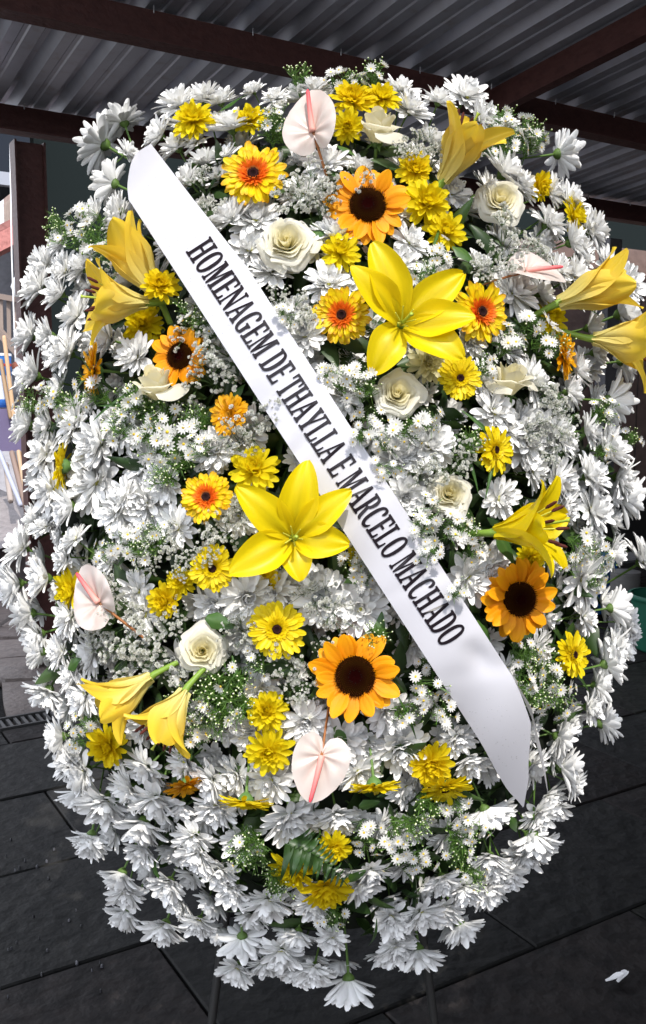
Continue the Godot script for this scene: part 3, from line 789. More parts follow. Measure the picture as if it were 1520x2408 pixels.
const GREEN_GAPS := [Vector3(310, 960, 130), Vector3(390, 1060, 110), Vector3(540, 1640, 140), Vector3(950, 1960, 100), Vector3(1270, 1590, 120), Vector3(330, 1290, 90), Vector3(650, 290, 70), Vector3(1010, 650, 80), Vector3(1000, 1640, 90), Vector3(850, 890, 90), Vector3(570, 2010, 120), Vector3(210, 560, 90), Vector3(1290, 790, 90), Vector3(470, 980, 90), Vector3(1090, 1990, 90), Vector3(800, 2160, 90), Vector3(1090, 600, 80), Vector3(900, 1500, 80), Vector3(1180, 330, 70), Vector3(480, 740, 100), Vector3(1120, 1030, 90)]

func facing(code: String, x: float, y: float) -> Vector3:
	var base := dome_n(x, y)
	match code:
		"U": return Vector3(base.x * 0.5, 0.85, 0.5)
		"Ul": return Vector3(-0.45, 0.85, 0.1)
		"D": return Vector3(base.x * 0.4, -0.62, 0.75)
		"d": return Vector3(base.x * 0.35, -0.92, 0.28)
		"L": return Vector3(-0.86, base.y * 0.4 + 0.08, 0.5)
		"l": return Vector3(-0.9, base.y * 0.4, 0.0)
		"R": return Vector3(0.86, base.y * 0.4 + 0.08, 0.5)
		"r": return Vector3(0.93, base.y * 0.3 + 0.05, -0.1)
	return base

var taken_spots := []     # [x, y, radius] in the face of the wreath
var marks := []           # [x, y, short name] of the blooms that can be told apart
var plain_ones := []      # [node, x, y, radius, noun, dir words]

const DIRS := ["right of", "above right of", "above", "above left of", "left of", "below left of", "below", "below right of"]
const RANKS := ["nearest", "second", "third", "fourth", "fifth", "sixth", "seventh", "eighth", "ninth"]

func label_plain_ones() -> void:
	var groups := {}
	for q in plain_ones:
		var best := -1
		var bd := 1e9
		for k in marks.size():
			var d := Vector2(q[1] - marks[k][0], q[2] - marks[k][1]).length()
			if d < bd:
				bd = d
				best = k
		var v := Vector2(q[1] - marks[best][0], -(q[2] - marks[best][1]))
		var dir := posmod(roundi(v.angle() / (PI / 4)), 8)
		var key := "%s|%d|%d" % [q[4], best, dir]
		if not groups.has(key):
			groups[key] = []
		groups[key].push_back([bd, q[0], q[4], "%s the %s" % [DIRS[dir], marks[best][2]], q[5]])
	for key in groups:
		var g: Array = groups[key]
		g.sort_custom(func(a, b): return a[0] < b[0])
		for k in g.size():
			var noun: String = g[k][2]
			var text := ("%s %s" % [noun, g[k][3]]) if g.size() == 1 else ("%s %s %s" % [RANKS[mini(k, 8)], noun, g[k][3]])
			if text.split(" ").size() + String(g[k][4]).split(" ", false).size() <= 16 and g[k][4]:
				text += ", " + g[k][4]
			(g[k][1] as Node).set_meta("label", text)

func copy_of(proto: Node3D, called: String, xf: Transform3D) -> Node3D:
	var o: Node3D = proto.duplicate()
	o.name = numbered(called)
	add_child(o)
	o.transform = xf
	if o.has_meta("taken"):
		o.remove_meta("taken")
	return o

func nums(a: PackedStringArray, from: int) -> Array:
	var r := []
	for k in range(from, a.size()):
		r.push_back(a[k].to_float())
	return r

const KIND_NAME := {"sunflower": "sunflower", "ring": "gerbera_flower", "plain": "gerbera_flower", "amber": "gerbera_flower", "ymum": "yellow_chrysanthemum", "pmum": "yellow_chrysanthemum", "rose": "white_rose", "bud": "white_rose"}
const KIND_CAT := {"sunflower": "sunflower", "ring": "gerbera", "plain": "gerbera", "amber": "gerbera", "ymum": "chrysanthemum", "pmum": "chrysanthemum", "rose": "rose", "bud": "rose"}

func build_blooms() -> void:
	var w0 := Color(0.86, 0.86, 0.81)
	var w1 := Color(0.88, 0.88, 0.87)
	var eye := Color(0.52, 0.50, 0.10)
	var whites := []
	for k in 6:
		whites.push_back(make_mum([0.6, 0.8, 1.2, 1.0, 1.4, 0.8][k], w0, w1, eye, "white_petal", [19, 20, 21, 20, 21, 18][k]))
	for k in 4:
		whites.push_back(make_mum([0.8, 1.1, 1.3, 0.9][k], w0, w1, eye, "white_petal", [19, 20, 20, 19][k], [0.12, 0.3, 0.2, 0.42][k]))
	var yc := Color(0.80, 0.62, 0.008)
	var protos := {
		"sunflower": [make_sunflower(), make_sunflower()], "ring": [make_gerbera("ring"), make_gerbera("ring")], "plain": [make_gerbera("plain"), make_gerbera("plain")], "amber": [make_gerbera("amber")],
		"ymum": [make_mum(1.6, yc, Color(0.84, 0.70, 0.012), yc, "yellow_petal", 18), make_mum(1.3, yc, Color(0.84, 0.70, 0.012), yc, "yellow_petal", 17), make_mum(1.5, yc, Color(0.84, 0.67, 0.012), yc, "yellow_petal", 18)],
		"pmum": [make_mum(1.3, Color(0.78, 0.72, 0.30), Color(0.82, 0.78, 0.5), yc, "pale_petal", 17)],
		"rose": [make_rose(false), make_rose(false)], "bud": [make_rose(true)],
	}
	var turn := {}
	for line in BLOOMS.strip_edges().split("\n"):
		var f := line.split("|")
		var a := f[0].split(" ")
		var n := nums(a, 1)
		var kind := a[0]
		var k: int = turn.get(kind, 0)
		turn[kind] = k + 1
		var d: float = dome(n[0], n[1]) - n[6]
		var s: float = n[2] / F * d
		var xf := Transform3D(basis_y(D(Vector3(n[3], n[4], n[5])), rng.randf() * TAU).scaled_local(Vector3(s, s, s)), P(n[0], n[1], d))
		var o := copy_of(protos[kind][k % protos[kind].size()], KIND_NAME[kind], xf)
		tag(o, f[2], KIND_CAT[kind], {"sunflower": "sunflowers of the wreath", "gerbera": "gerberas of the wreath", "chrysanthemum": "yellow chrysanthemums of the wreath", "rose": "white roses of the wreath"}[KIND_CAT[kind]])
		marks.push_back([n[0], n[1], f[1]])
		taken_spots.push_back([n[0], n[1], n[2] * (0.8 if n[5] > 0.6 else 0.6)])
	for line in LILIES.strip_edges().split("\n"):
		var f := line.split("|")
		var a := f[0].split(" ")
		var n := nums(a, 1)
		var d: float = dome(n[0], n[1]) - n[7]
		var s: float = n[2] / F * d
		var axis := D(Vector3(n[3], n[4], n[5]))
		var o: Node3D
		var b: Basis
		if a[0] == "front":
			var t := [[82, 1.2, 0.29], [40, 1.15, 0.24], [-9, 0.88, 0.27], [-81, 0.68, 0.24], [208, 1.12, 0.29], [137, 1.18, 0.27]]
			if a[7] == "b":
				t = [[112, 1.22, 0.29], [139, 1.12, 0.24], [38, 1.14, 0.26], [-4, 1.06, 0.26], [-36, 1.05, 0.29], [-124, 0.88, 0.27, -0.5]]
			o = make_lily(t, 1.15, -0.12, 0.75, false, false)
			b = basis_yx(axis, D(Vector3(1, 0, 0)))
		else:
			var sp: Array = {"n": [1.46, 0.85, 1.2], "m": [1.4, 0.5, 1.4], "w": [1.34, 0.2, 1.5]}[a[7]]
			var t := []
			for k in 6:
				t.push_back([k * 60 + rng.randf_range(-7, 7), rng.randf_range(0.98, 1.12), 0.29 if k % 2 else 0.23])
			o = make_lily(t, sp[0], sp[1], sp[2], n[0] != 1162.0, a[7] == "w" or n[0] == 1040.0)
			b = basis_y(axis, rng.randf() * TAU)
		o.name = numbered("lily")
		add_child(o)
		o.remove_meta("taken")
		o.transform = Transform3D(b.scaled_local(Vector3(s, s, s)), P(n[0], n[1], d))
		tag(o, f[2], "lily", "yellow lilies of the wreath")
		var mid: Vector2 = Vector2(n[0], n[1]) + (Vector2(n[3], -n[4]) * n[2] * 0.6 if a[0] == "side" else Vector2())
		marks.push_back([mid.x, mid.y, f[1]])
		taken_spots.push_back([mid.x, mid.y, n[2] * 0.42])
	for line in ANTHURIUMS.strip_edges().split("\n"):
		var f := line.split("|")
		var n := nums(f[0].split(" "), 0)
		var d: float = dome(n[0], n[1]) - n[12]
		var s: float = n[2] / F * d
		var o := make_anthurium(n[9], n[10], n[11])
		o.name = numbered("anthurium")
		add_child(o)
		o.remove_meta("taken")
		o.transform = Transform3D(basis_yx(D(Vector3(n[6], n[7], n[8])), D(Vector3(n[3], n[4], n[5]))).scaled_local(Vector3(s, s, s)), P(n[0], n[1], d))
		tag(o, f[2], "anthurium", "anthuriums of the wreath")
		var mid: Vector2 = Vector2(n[0] + n[3] * n[2] * 0.45, n[1] - n[4] * n[2] * 0.45)
		marks.push_back([mid.x, mid.y, f[1]])
		taken_spots.push_back([mid.x, mid.y, n[2] * 0.5])
	# the white chrysanthemums that the photograph shows, then those that fill the gaps between them
	var list := []
	for q in WHITES.replace("\n", "").split(";", false):
		var a := q.split(" ")
		list.push_back([a[0].to_float(), a[1].to_float(), a[2].to_float(), a[3], 0.0])
		taken_spots.push_back([a[0].to_float(), a[1].to_float(), a[2].to_float() * 0.8])
	for tries in 4000:
		if list.size() >= 296:
			break
		var x := rng.randf_range(60, 1460)
		var y := rng.randf_range(240, 2240)
		var u := (x - 760.0) / 700.0
		var v := (y - 1255.0) / 1040.0
		if u * u + v * v > 0.93:
			continue
		var ok := true
		for t in taken_spots:
			if Vector2(x - t[0], y - t[1]).length() < 36.0 + t[2]:
				ok = false
				break
		if ok:
			list.push_back([x, y, rng.randf_range(38, 48), "-", -0.05])
			taken_spots.push_back([x, y, 34.0])
	for q in list:
		var d: float = dome(q[0], q[1]) - q[4] + rng.randf_range(-0.015, 0.025)
		var s: float = q[2] / F * d * 1.2
		var n := facing(q[3], q[0], q[1]) + Vector3(rng.randfn(), rng.randfn(), rng.randfn()) * 0.16
		var o := copy_of(whites[rng.randi() % 6 if q[3] in ["-", "U"] else 6 + rng.randi() % 4], "white_chrysanthemum", Transform3D(basis_y(D(n), rng.randf() * TAU).scaled_local(Vector3(s, s, s)), P(q[0], q[1], d)))
		tag(o, "", "chrysanthemum", "white chrysanthemums of the wreath")
		var look: String = {"d": "seen from behind", "D": "drooping", "r": "seen from behind", "l": "seen from behind", "U": "facing up"}.get(q[3], "")
		plain_ones.push_back([o, q[0], q[1], q[2], "small white chrysanthemum" if q[2] < 40 else "white chrysanthemum", look])
	# the many more white chrysanthemums packed deeper between those
	var fm := MultiMesh.new()
	fm.transform_format = MultiMesh.TRANSFORM_3D
	fm.mesh = mum_mesh(w0, w1, "white_petal")
	var xfs: Array[Transform3D] = []
	var used: Array[Vector2] = []
	for tries in 6000:
		var r := sqrt(rng.randf()) * 0.985
		var ang := rng.randf() * TAU
		var at := Vector2(760.0 + cos(ang) * r * 700.0, 1255.0 + sin(ang) * r * 1045.0)
		var ok := true
		for z in GREEN_GAPS:
			if at.distance_to(Vector2(z.x, z.y)) < z.z:
				ok = false
		for t in used:
			if t.distance_to(at) < (104.0 if r < 0.75 else 64.0):
				ok = false
				break
		if not ok:
			continue
		used.push_back(at)
		var dd := dome(at.x, at.y) + rng.randf_range(0.035, 0.065)
		var nn := dome_n(at.x, at.y) + Vector3(rng.randfn(), rng.randfn(), rng.randfn()) * 0.22
		var sc := rng.randf_range(42, 56) / F * dd
		xfs.push_back(Transform3D(basis_y(D(nn), rng.randf() * TAU).scaled_local(Vector3(sc, sc, sc)), P(at.x, at.y, dd)))
	fm.instance_count = xfs.size()
	for k in xfs.size():
		fm.set_instance_transform(k, xfs[k])
	var fo := MultiMeshInstance3D.new()
	fo.name = "white_chrysanthemum_filling"
	fo.multimesh = fm
	add_child(fo)
	tag(fo, "shaded white chrysanthemums packed deep between the front blooms of the wreath", "chrysanthemum", "", "stuff")
	for p in whites:
		p.free()
	for k in protos:
		for p in protos[k]:
			p.free()

func build_greenery() -> void:
	var pg := [make_babys_breath(), make_babys_breath(), make_babys_breath()]
	var pa := [make_aster(10, 8, 80), make_aster(8, 12, 100), make_aster(12, 6, 70)]
	var pb := [make_aster(0, 26, 150), make_aster(4, 20, 150)]
	for q in SPRIGS.replace("\n", "").split(";", false):
		var a := q.split(" ")
		var x := a[1].to_float()
		var y := a[2].to_float()
		var r := a[3].to_float()
		var d := dome(x, y) - (0.115 if a[0] == "s" else 0.055) + rng.randf_range(-0.02, 0.015)
		var s := r / F * d * (1.22 if a[0] == "g" else 1.15)
		var n := dome_n(x, y) * 0.8 + Vector3(rng.randfn() * 0.25, rng.randfn() * 0.25 + 0.1, 0.35)
		var set_of: Array = {"g": pg, "a": pa, "b": pb, "s": pa}[a[0]]
		var called: String = {"g": "babys_breath_sprig", "a": "aster_sprig", "b": "budding_aster_sprig", "s": "aster_sprig"}[a[0]]
		var o := copy_of(set_of[rng.randi() % set_of.size()], called, Transform3D(basis_y(D(n), rng.randf() * TAU).scaled_local(Vector3(s, s, s)), P(x, y, d)))
		tag(o, "", {"g": "baby's breath", "a": "aster", "b": "aster", "s": "aster"}[a[0]], {"g": "sprigs of babys breath", "a": "sprigs of small white asters", "b": "green aster sprigs in bud", "s": "sprigs of small white asters"}[a[0]])
		plain_ones.push_back([o, x, y, r, {"g": "babys breath sprig", "a": "small white aster sprig", "b": "green aster sprig in bud", "s": "small white aster sprig"}[a[0]], ""])
	for set_of in [pg, pa, pb]:
		for p in set_of:
			p.free()
	# single leaves and grass blades
	var lm := mat("leaf", 0.42, {"back": 0.25, "spec": 0.5})
	for q in LEAVES.split(";"):
		var a := q.split(" ")
		var x := a[0].to_float()
		var y := a[1].to_float()
		var d := dome(x, y) - 0.035
		var s := a[2].to_float() / F * d
		var g := Geo.new()
		var ang := deg_to_rad(a[3].to_float())
		var w: float = {"broad": 0.26, "ivy": 0.36, "narrow": 0.055}[a[4]]
		petal(g, 1.3, w, 0.15, rng.randf_range(-0.5, -0.1), {"nu": 10, "nv": 6, "c0": Color(0.05, 0.12, 0.02), "c1": Color(0.045, 0.11, 0.022), "vein": Color(0.1, 0.18, 0.05), "base": 0.3, "tp": 0.3 if a[4] != "ivy" else 0.2, "ta": 1.4, "tb": 0.8, "cup": -0.25 if a[4] != "narrow" else 0.5, "ridge": 0.03, "rn": 2.0, "wave": 0.1, "side": rng.randf_range(-0.15, 0.15)}, Transform3D(Basis(), Vector3(-0.65, 0, 0)))
		var n := dome_n(x, y) + Vector3(rng.randfn() * 0.2, 0.3, 0.5)
		var called: String = "grass_blade" if a[4] == "narrow" else "green_leaf"
		var o := part(self, called, g.mesh(lm), Transform3D(basis_yx(D(n), D(Vector3(cos(ang), sin(ang), 0.1))).scaled_local(Vector3(s, s, s)), P(x, y, d)))
		tag(o, "", "leaf" if a[4] != "narrow" else "grass blade", "loose green leaves" if a[4] != "narrow" else "grass blades in the wreath")
		plain_ones.push_back([o, x, y, 40, {"broad": "broad green leaf", "ivy": "dark pointed green leaf", "narrow": "long green grass blade"}[a[4]], ""])
	# a fern frond across the yellow pompons near the bottom
	var fern := thing("fern_frond", "dark green fern frond lying across the yellow pompons near the bottom", "fern", "")
	var gr := Geo.new()
	var pts: Array[Vector3] = []
	for k in 11:
		var s := k / 10.0
		pts.push_back(P(670 + 150 * s, 1985 + 90 * s * s + 10 * s, dome(745, 2040) - 0.10 + 0.02 * s))
	var rr := []
	for k in 11:
		rr.push_back(0.0016 - 0.0008 * k / 10.0)
	tube(gr, pts, rr, leaf_green, 5)
	part(fern, "midrib", gr.mesh(lm))
	for k in 13:
		for sd in [-1, 1]:
			var s := 0.08 + 0.9 * k / 13.0
			var i0 := int(s * 10.0)
			var p := pts[i0].lerp(pts[mini(i0 + 1, 10)], s * 10.0 - i0)
			var along := (pts[10] - pts[0]).normalized()
			var across: Vector3 = along.cross(D(Vector3(0, 0.25, 1))).normalized() * sd
			var g := Geo.new()
			var L := (0.058 if sd > 0 else 0.04) * (1.12 - s) + 0.008
			petal(g, L, L * 0.13, 0.0, -0.4, {"nu": 12, "nv": 2, "c0": leaf_green * 0.8, "c1": leaf_green, "base": 0.9, "tp": 0.15, "ta": 1.2, "tb": 0.9, "wave": 0.5, "side": 0.006 * sd})
			part(fern, "leaflet", g.mesh(lm), Transform3D(basis_yx(D(Vector3(rng.randfn() * 0.2, 0.3 + rng.randfn() * 0.2, 1)), across + along * (0.55 + rng.randf_range(-0.1, 0.1))), p))
	fern.remove_meta("taken")
	# the green filling between the blooms: nobody could count it
	var lg := Geo.new()
	petal(lg, 1.0, 0.2, 0.2, -0.5, {"nu": 6, "nv": 4, "c0": Color(0.8, 0.8, 0.8), "c1": Color(1, 1, 1), "tp": 0.35, "ta": 1.3, "tb": 0.8, "cup": -0.3, "base": 0.3})
	var mm := MultiMesh.new()
	mm.transform_format = MultiMesh.TRANSFORM_3D
	mm.use_colors = true
	mm.mesh = lg.mesh(mat("filler_leaf", 0.45, {"back": 0.2}))
	mm.instance_count = 2600
	for k in 2600:
		var r := sqrt(rng.randf()) * 0.91
		var a := rng.randf() * TAU
		var x := 760.0 + cos(a) * r * 690.0
		var y := 1255.0 + sin(a) * r * 1030.0
		var d := dome(x, y) + rng.randf_range(0.02, 0.14)
		var n := dome_n(x, y) + Vector3(rng.randfn(), rng.randfn(), rng.randfn()) * 0.6
		var s := rng.randf_range(0.05, 0.11)
		mm.set_instance_transform(k, Transform3D(basis_y(D(n), rng.randf() * TAU).scaled_local(Vector3(s, s, s * rng.randf_range(0.6, 1.2))), P(x, y, d)))
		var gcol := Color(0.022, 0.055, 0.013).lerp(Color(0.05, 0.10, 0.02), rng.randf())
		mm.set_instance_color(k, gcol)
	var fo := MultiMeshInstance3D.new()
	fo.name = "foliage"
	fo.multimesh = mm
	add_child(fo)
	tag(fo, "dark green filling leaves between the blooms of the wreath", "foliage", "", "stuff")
	label_plain_ones()

func build_wreath_base() -> void:
	var o := thing("wreath_base", "dark domed backing of the wreath, hidden under its flowers", "wreath base")
	var g := Geo.new()
	var n := 48
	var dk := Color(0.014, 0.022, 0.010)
	for k in 11:
		for j in n:
			var a := TAU * j / n
			var r := 0.90 * k / 10.0
			var x := 760.0 + cos(a) * r * 700.0
			var y := 1255.0 + sin(a) * r * 1040.0
			g.add(P(x, y, dome(x, y) + 0.12), dk)
	for k in 10:
		for j in n:
			var j2 := (j + 1) % n
			g.quad(k * n + j, (k + 1) * n + j, (k + 1) * n + j2, k * n + j2)
	var first := g.v.size()
	for j in n:
		var a := TAU * j / n
		g.add(P(760.0 + cos(a) * 0.86 * 700.0, 1255.0 + sin(a) * 0.86 * 1040.0, 2.2), dk)
	for j in n:
		g.quad(10 * n + j, first + j, first + (j + 1) % n, 10 * n + (j + 1) % n)
	var mid := g.add(P(760, 1255, 2.2), dk)
	for j in n:
		g.tri(mid, first + (j + 1) % n, first + j)
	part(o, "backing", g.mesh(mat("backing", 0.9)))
	o.remove_meta("taken")
	var e := thing("easel", "thin dark metal easel whose legs show under the wreath", "easel")
	var em := mat("easel_metal", 0.5, {"metal": 0.6})
	var top := P(760, 420, 2.28)
	for q in [[995, 2200, 2.22], [525, 2200, 2.22], [760, 1500, 2.75]]:
		var dir := P(q[0], q[1], q[2]) - top
		var foot := top + dir * (top.y / -dir.y)
		var gl := Geo.new()
		tube(gl, [top, foot], [0.011, 0.011], Color(0.05, 0.05, 0.05), 8)
		part(e, "leg", gl.mesh(em))
	e.remove_meta("taken")

# ---------- the printed ribbon
func rib(t: float, w: float) -> Vector3:        # t along the ribbon, w across it from its lower edge, in the units of the photograph
	var L := Vector2(305, 472) + Vector2(0.544, 0.839) * t
	var p := L + Vector2(0.839, -0.544) * w
	var c := L + Vector2(0.839, -0.544) * 73.0
	var d := dome(c.x, c.y) * 0.45 + (1.72 + (0.18 if t < 830.0 else 0.13) * pow(absf(t - 830.0) / 830.0, 2.2)) * 0.55 - 0.082
	var q := (w - 73.0) / 73.0
	d += 0.007 * q * q + 0.003 * sin(t * 0.012 + 0.6) + 0.0020 * sin(t * 0.031 + q * 1.3) * q + 0.008 * q * sin(t * 0.0045 + 2.4)
	for cr in [[486.0, 16.0, 0.0040, 0.5], [905.0, 12.0, 0.0028, -0.4], [300.0, 22.0, 0.0034, 0.8], [1120.0, 18.0, 0.0032, 0.3], [690.0, 14.0, 0.0026, -0.7], [1370.0, 26.0, 0.004, 0.9]]:   # creases across the band
		var e: float = (t - cr[0] - q * 30.0 * cr[3]) / cr[1]
		d += cr[2] * exp(-e * e) * (0.4 + 0.6 * smoothstep(-1.0, 1.0, q * signf(cr[3])))
	if t < 60.0:
		d += 0.06 * pow((60.0 - t) / 120.0, 2.0) + 0.03 * pow(maxf(0.0, -t) / 86.0, 2.0) * (1.0 - q)
	if t > 1300.0:                                # a loose twist near the foot
		var e := (t - 1300.0) / 300.0
		d += 0.007 * sin(e * 6.5 + q * 1.6) * minf(1.0, e * 2.0) - 0.01 * q * e + 0.012 * exp(-pow((t - 1345.0) / 34.0, 2.0) - pow((q - 0.45) / 0.35, 2.0))
	return P(p.x, p.y, d)

func build_ribbon() -> void:
	var o := thing("ribbon", "white satin sash with black printed lettering running down across the wreath", "ribbon")
	var g := Geo.new()
	var nt := 150
	var nw := 14
	var col := Color(0.61, 0.61, 0.66)
	for k in nt + 1:
		var t := lerpf(-86.0, 1700.0, float(k) / nt)
		var lo := 0.0
		var hi := 147.0
		if t < 284.0:
			hi = lerpf(115.0, 128.0, clampf((t + 86.0) / 166.0, 0, 1)) if t < 80.0 else lerpf(128.0, 147.0, (t - 80.0) / 204.0)
		if t < 0.0:
			lo = lerpf(13.0, -2.0, (t + 30.0) / 30.0) if t > -30.0 else lerpf(74.0, 13.0, pow((t + 86.0) / 56.0, 0.7))
		if t > 1430.0:
			var ks := [1430.0, 1480.0, 1544.0, 1580.0, 1614.0, 1654.0, 1700.0]
			var hs := [147.0, 140.0, 124.0, 99.0, 72.0, 46.0, 3.0]
			for e in 6:
				if t >= ks[e]:
					hi = lerpf(hs[e], hs[e + 1], clampf((t - ks[e]) / (ks[e + 1] - ks[e]), 0, 1))
			lo = -8.0 * smoothstep(1500.0, 1640.0, t) + 8.0 * smoothstep(1640.0, 1700.0, t)
		for j in nw + 1:
			g.add(rib(t, lerpf(lo, hi, float(j) / nw)), col)
	for k in nt:
		for j in nw:
			var a := k * (nw + 1) + j
			g.quad(a, a + 1, a + nw + 2, a + nw + 1)
	var m := mat("satin", 0.2, {"spec": 0.5, "back": 0.2})
	part(o, "band", g.mesh(m))
	# the turned-over strip along the lower end
	var gf := Geo.new()
	for k in 31:
		var s := k / 30.0
		var a := rib(1395.0 + 215.0 * s, 146.0 - 40.0 * smoothstep(0.5, 1.0, s)) - D(Vector3(0, 0, 1)) * 0.003
		var b := P(lerpf(1216, 1290, s) + 14.0 * sin(s * PI), lerpf(1600, 1872, s), 1.79 + 0.09 * s + 0.012 * sin(s * 9.0))
		for j in 7:
			var u := j / 6.0
			gf.add(a.lerp(b, u) - D(Vector3(0, 0, 1)) * 0.012 * sin(u * PI) * sin(s * PI), Color(0.66, 0.66, 0.69))
	for k in 30:
		for j in 6:
			var a := k * 7 + j
			gf.quad(a, a + 1, a + 8, a + 7)
	part(o, "turned_edge", gf.mesh(mat("sheer", 0.35, {"back": 0.7})))
	# lettering, printed along the band
	var tm := TextMesh.new()
	var font := SystemFont.new()
	font.font_names = PackedStringArray(["Droid Serif"])
	font.font_weight = 700
	tm.font = font
	tm.text = "HOMENAGEM DE THAYLLA E MARCELO MACHADO"
	tm.font_size = 96
	tm.pixel_size = 0.01
	tm.depth = 0.0
	tm.curve_step = 1.0
	var arr := tm.get_mesh_arrays()
	var vs: PackedVector3Array = arr[Mesh.ARRAY_VERTEX]
	var ix: PackedInt32Array = arr[Mesh.ARRAY_INDEX]
	var lo3 := Vector3(1e9, 1e9, 0)
	var hi3 := Vector3(-1e9, -1e9, 0)
	for v in vs:
		lo3 = Vector3(minf(lo3.x, v.x), minf(lo3.y, v.y), 0)
		hi3 = Vector3(maxf(hi3.x, v.x), maxf(hi3.y, v.y), 0)
	var gl := Geo.new()
	var toward := D(Vector3(0, 0, 1)) * 0.0016
	for pass_of in [[-0.5, 0.0], [0.5, 0.0]]:      # the press spreads the ink a little past the outline
		var at := gl.v.size()
		for v in vs:
			var t := lerpf(173.5, 1281.5, (v.x - lo3.x) / (hi3.x - lo3.x)) + float(pass_of[0])
			var w := lerpf(44.0, 115.0, (v.y - lo3.y) / (hi3.y - lo3.y)) + float(pass_of[1])
			gl.add(rib(t, w) + toward * (1.0 + 0.1 * at / vs.size()), Color(0.012, 0.011, 0.014))
		for k in (ix.size() if ix.size() else vs.size()):
			gl.i.push_back(at + (ix[k] if ix.size() else k))
	part(o, "printed_lettering", gl.mesh(mat("ink", 0.35, {"spec": 0.4})))
	# water drops on both ends
	var gd := Geo.new()
	var gone := Geo.new()
	lathe(gone, [[1.0, 0.0, Color(1, 1, 1)], [0.92, 0.4, Color(1, 1, 1)], [0.6, 0.75, Color(1, 1, 1)], [0.0, 0.85, Color(1, 1, 1)]], 8)
	for k in 150:
		var t := rng.randf_range(-20, 420) if k < 90 else rng.randf_range(1440, 1600)
		var w := rng.randf_range(8, 140) if k < 90 else rng.randf_range(10, 95)
		var r := rng.randf_range(0.0004, 0.0010)
		gd.merge(gone, Transform3D(basis_y(D(Vector3(0, 0, 1)), 0).scaled_local(Vector3(r, r * 0.8, r)), rib(t, w) + D(Vector3(0, 0, 1)) * 0.0004))
	var wm := StandardMaterial3D.new()
	wm.resource_name = "water"
	wm.albedo_color = Color(1, 1, 1, 0.08)
	wm.transparency = BaseMaterial3D.TRANSPARENCY_ALPHA
	wm.refraction_enabled = true
	wm.refraction_scale = 0.033
	wm.roughness = 0.03
	part(o, "water_drops", gd.mesh(wm), Transform3D(), "stuff")
	o.remove_meta("taken")

# ---------- the place
var rc: Vector3      # along the corrugation, away from the camera and slightly down
var rp: Vector3      # level, along the beams
var rn: Vector3      # roof normal
var ro: Vector3      # a point of the roof
var fe: Vector3      # level part of rc
var a_beam2 := 0.0

func on_plane(x: float, y: float, drop: float) -> Vector3:      # where the sight line through a pixel meets the roof, drop metres under it
	var dir := P(x, y, 1.0) - cam_xf.origin
	var t := (ro - rn * drop - cam_xf.origin).dot(rn) / dir.dot(rn)
	return cam_xf.origin + dir * t

func floor_at(x: float, y: float) -> Vector3:
	var dir := P(x, y, 1.0) - cam_xf.origin
	return cam_xf.origin + dir * (cam_xf.origin.y / -dir.y)

func rs(a: float, b: float, h: float) -> Vector3:
	return ro + rc * a + rp * b + rn * h

func in_opening(p: Vector3) -> bool:            # the missing piece of roofing that lets the sun down onto the wreath
	var dep := 1.85
	var x := 0.0
	var y := 0.0
	for it in 6:
		var q := p - sun_to * ((p - P(760, 1255, dep)).dot(cam_xf.basis.z) / sun_to.dot(cam_xf.basis.z))
		var l := cam_xf.affine_inverse() * q
		x = W2 + l.x / -l.z * F
		y = H2 - l.y / -l.z * F
		dep = lerpf(dep, dome(x, y), 0.7)
	var u := (x - 760.0) / 720.0
	var v := (y - 1255.0) / 1075.0
	var lim := 1.22
	if y > 1500.0:
		lim = 1.02
	elif y > 900.0:
		lim = 1.06
	return u * u + v * v < lim * lim and y < 2170.0

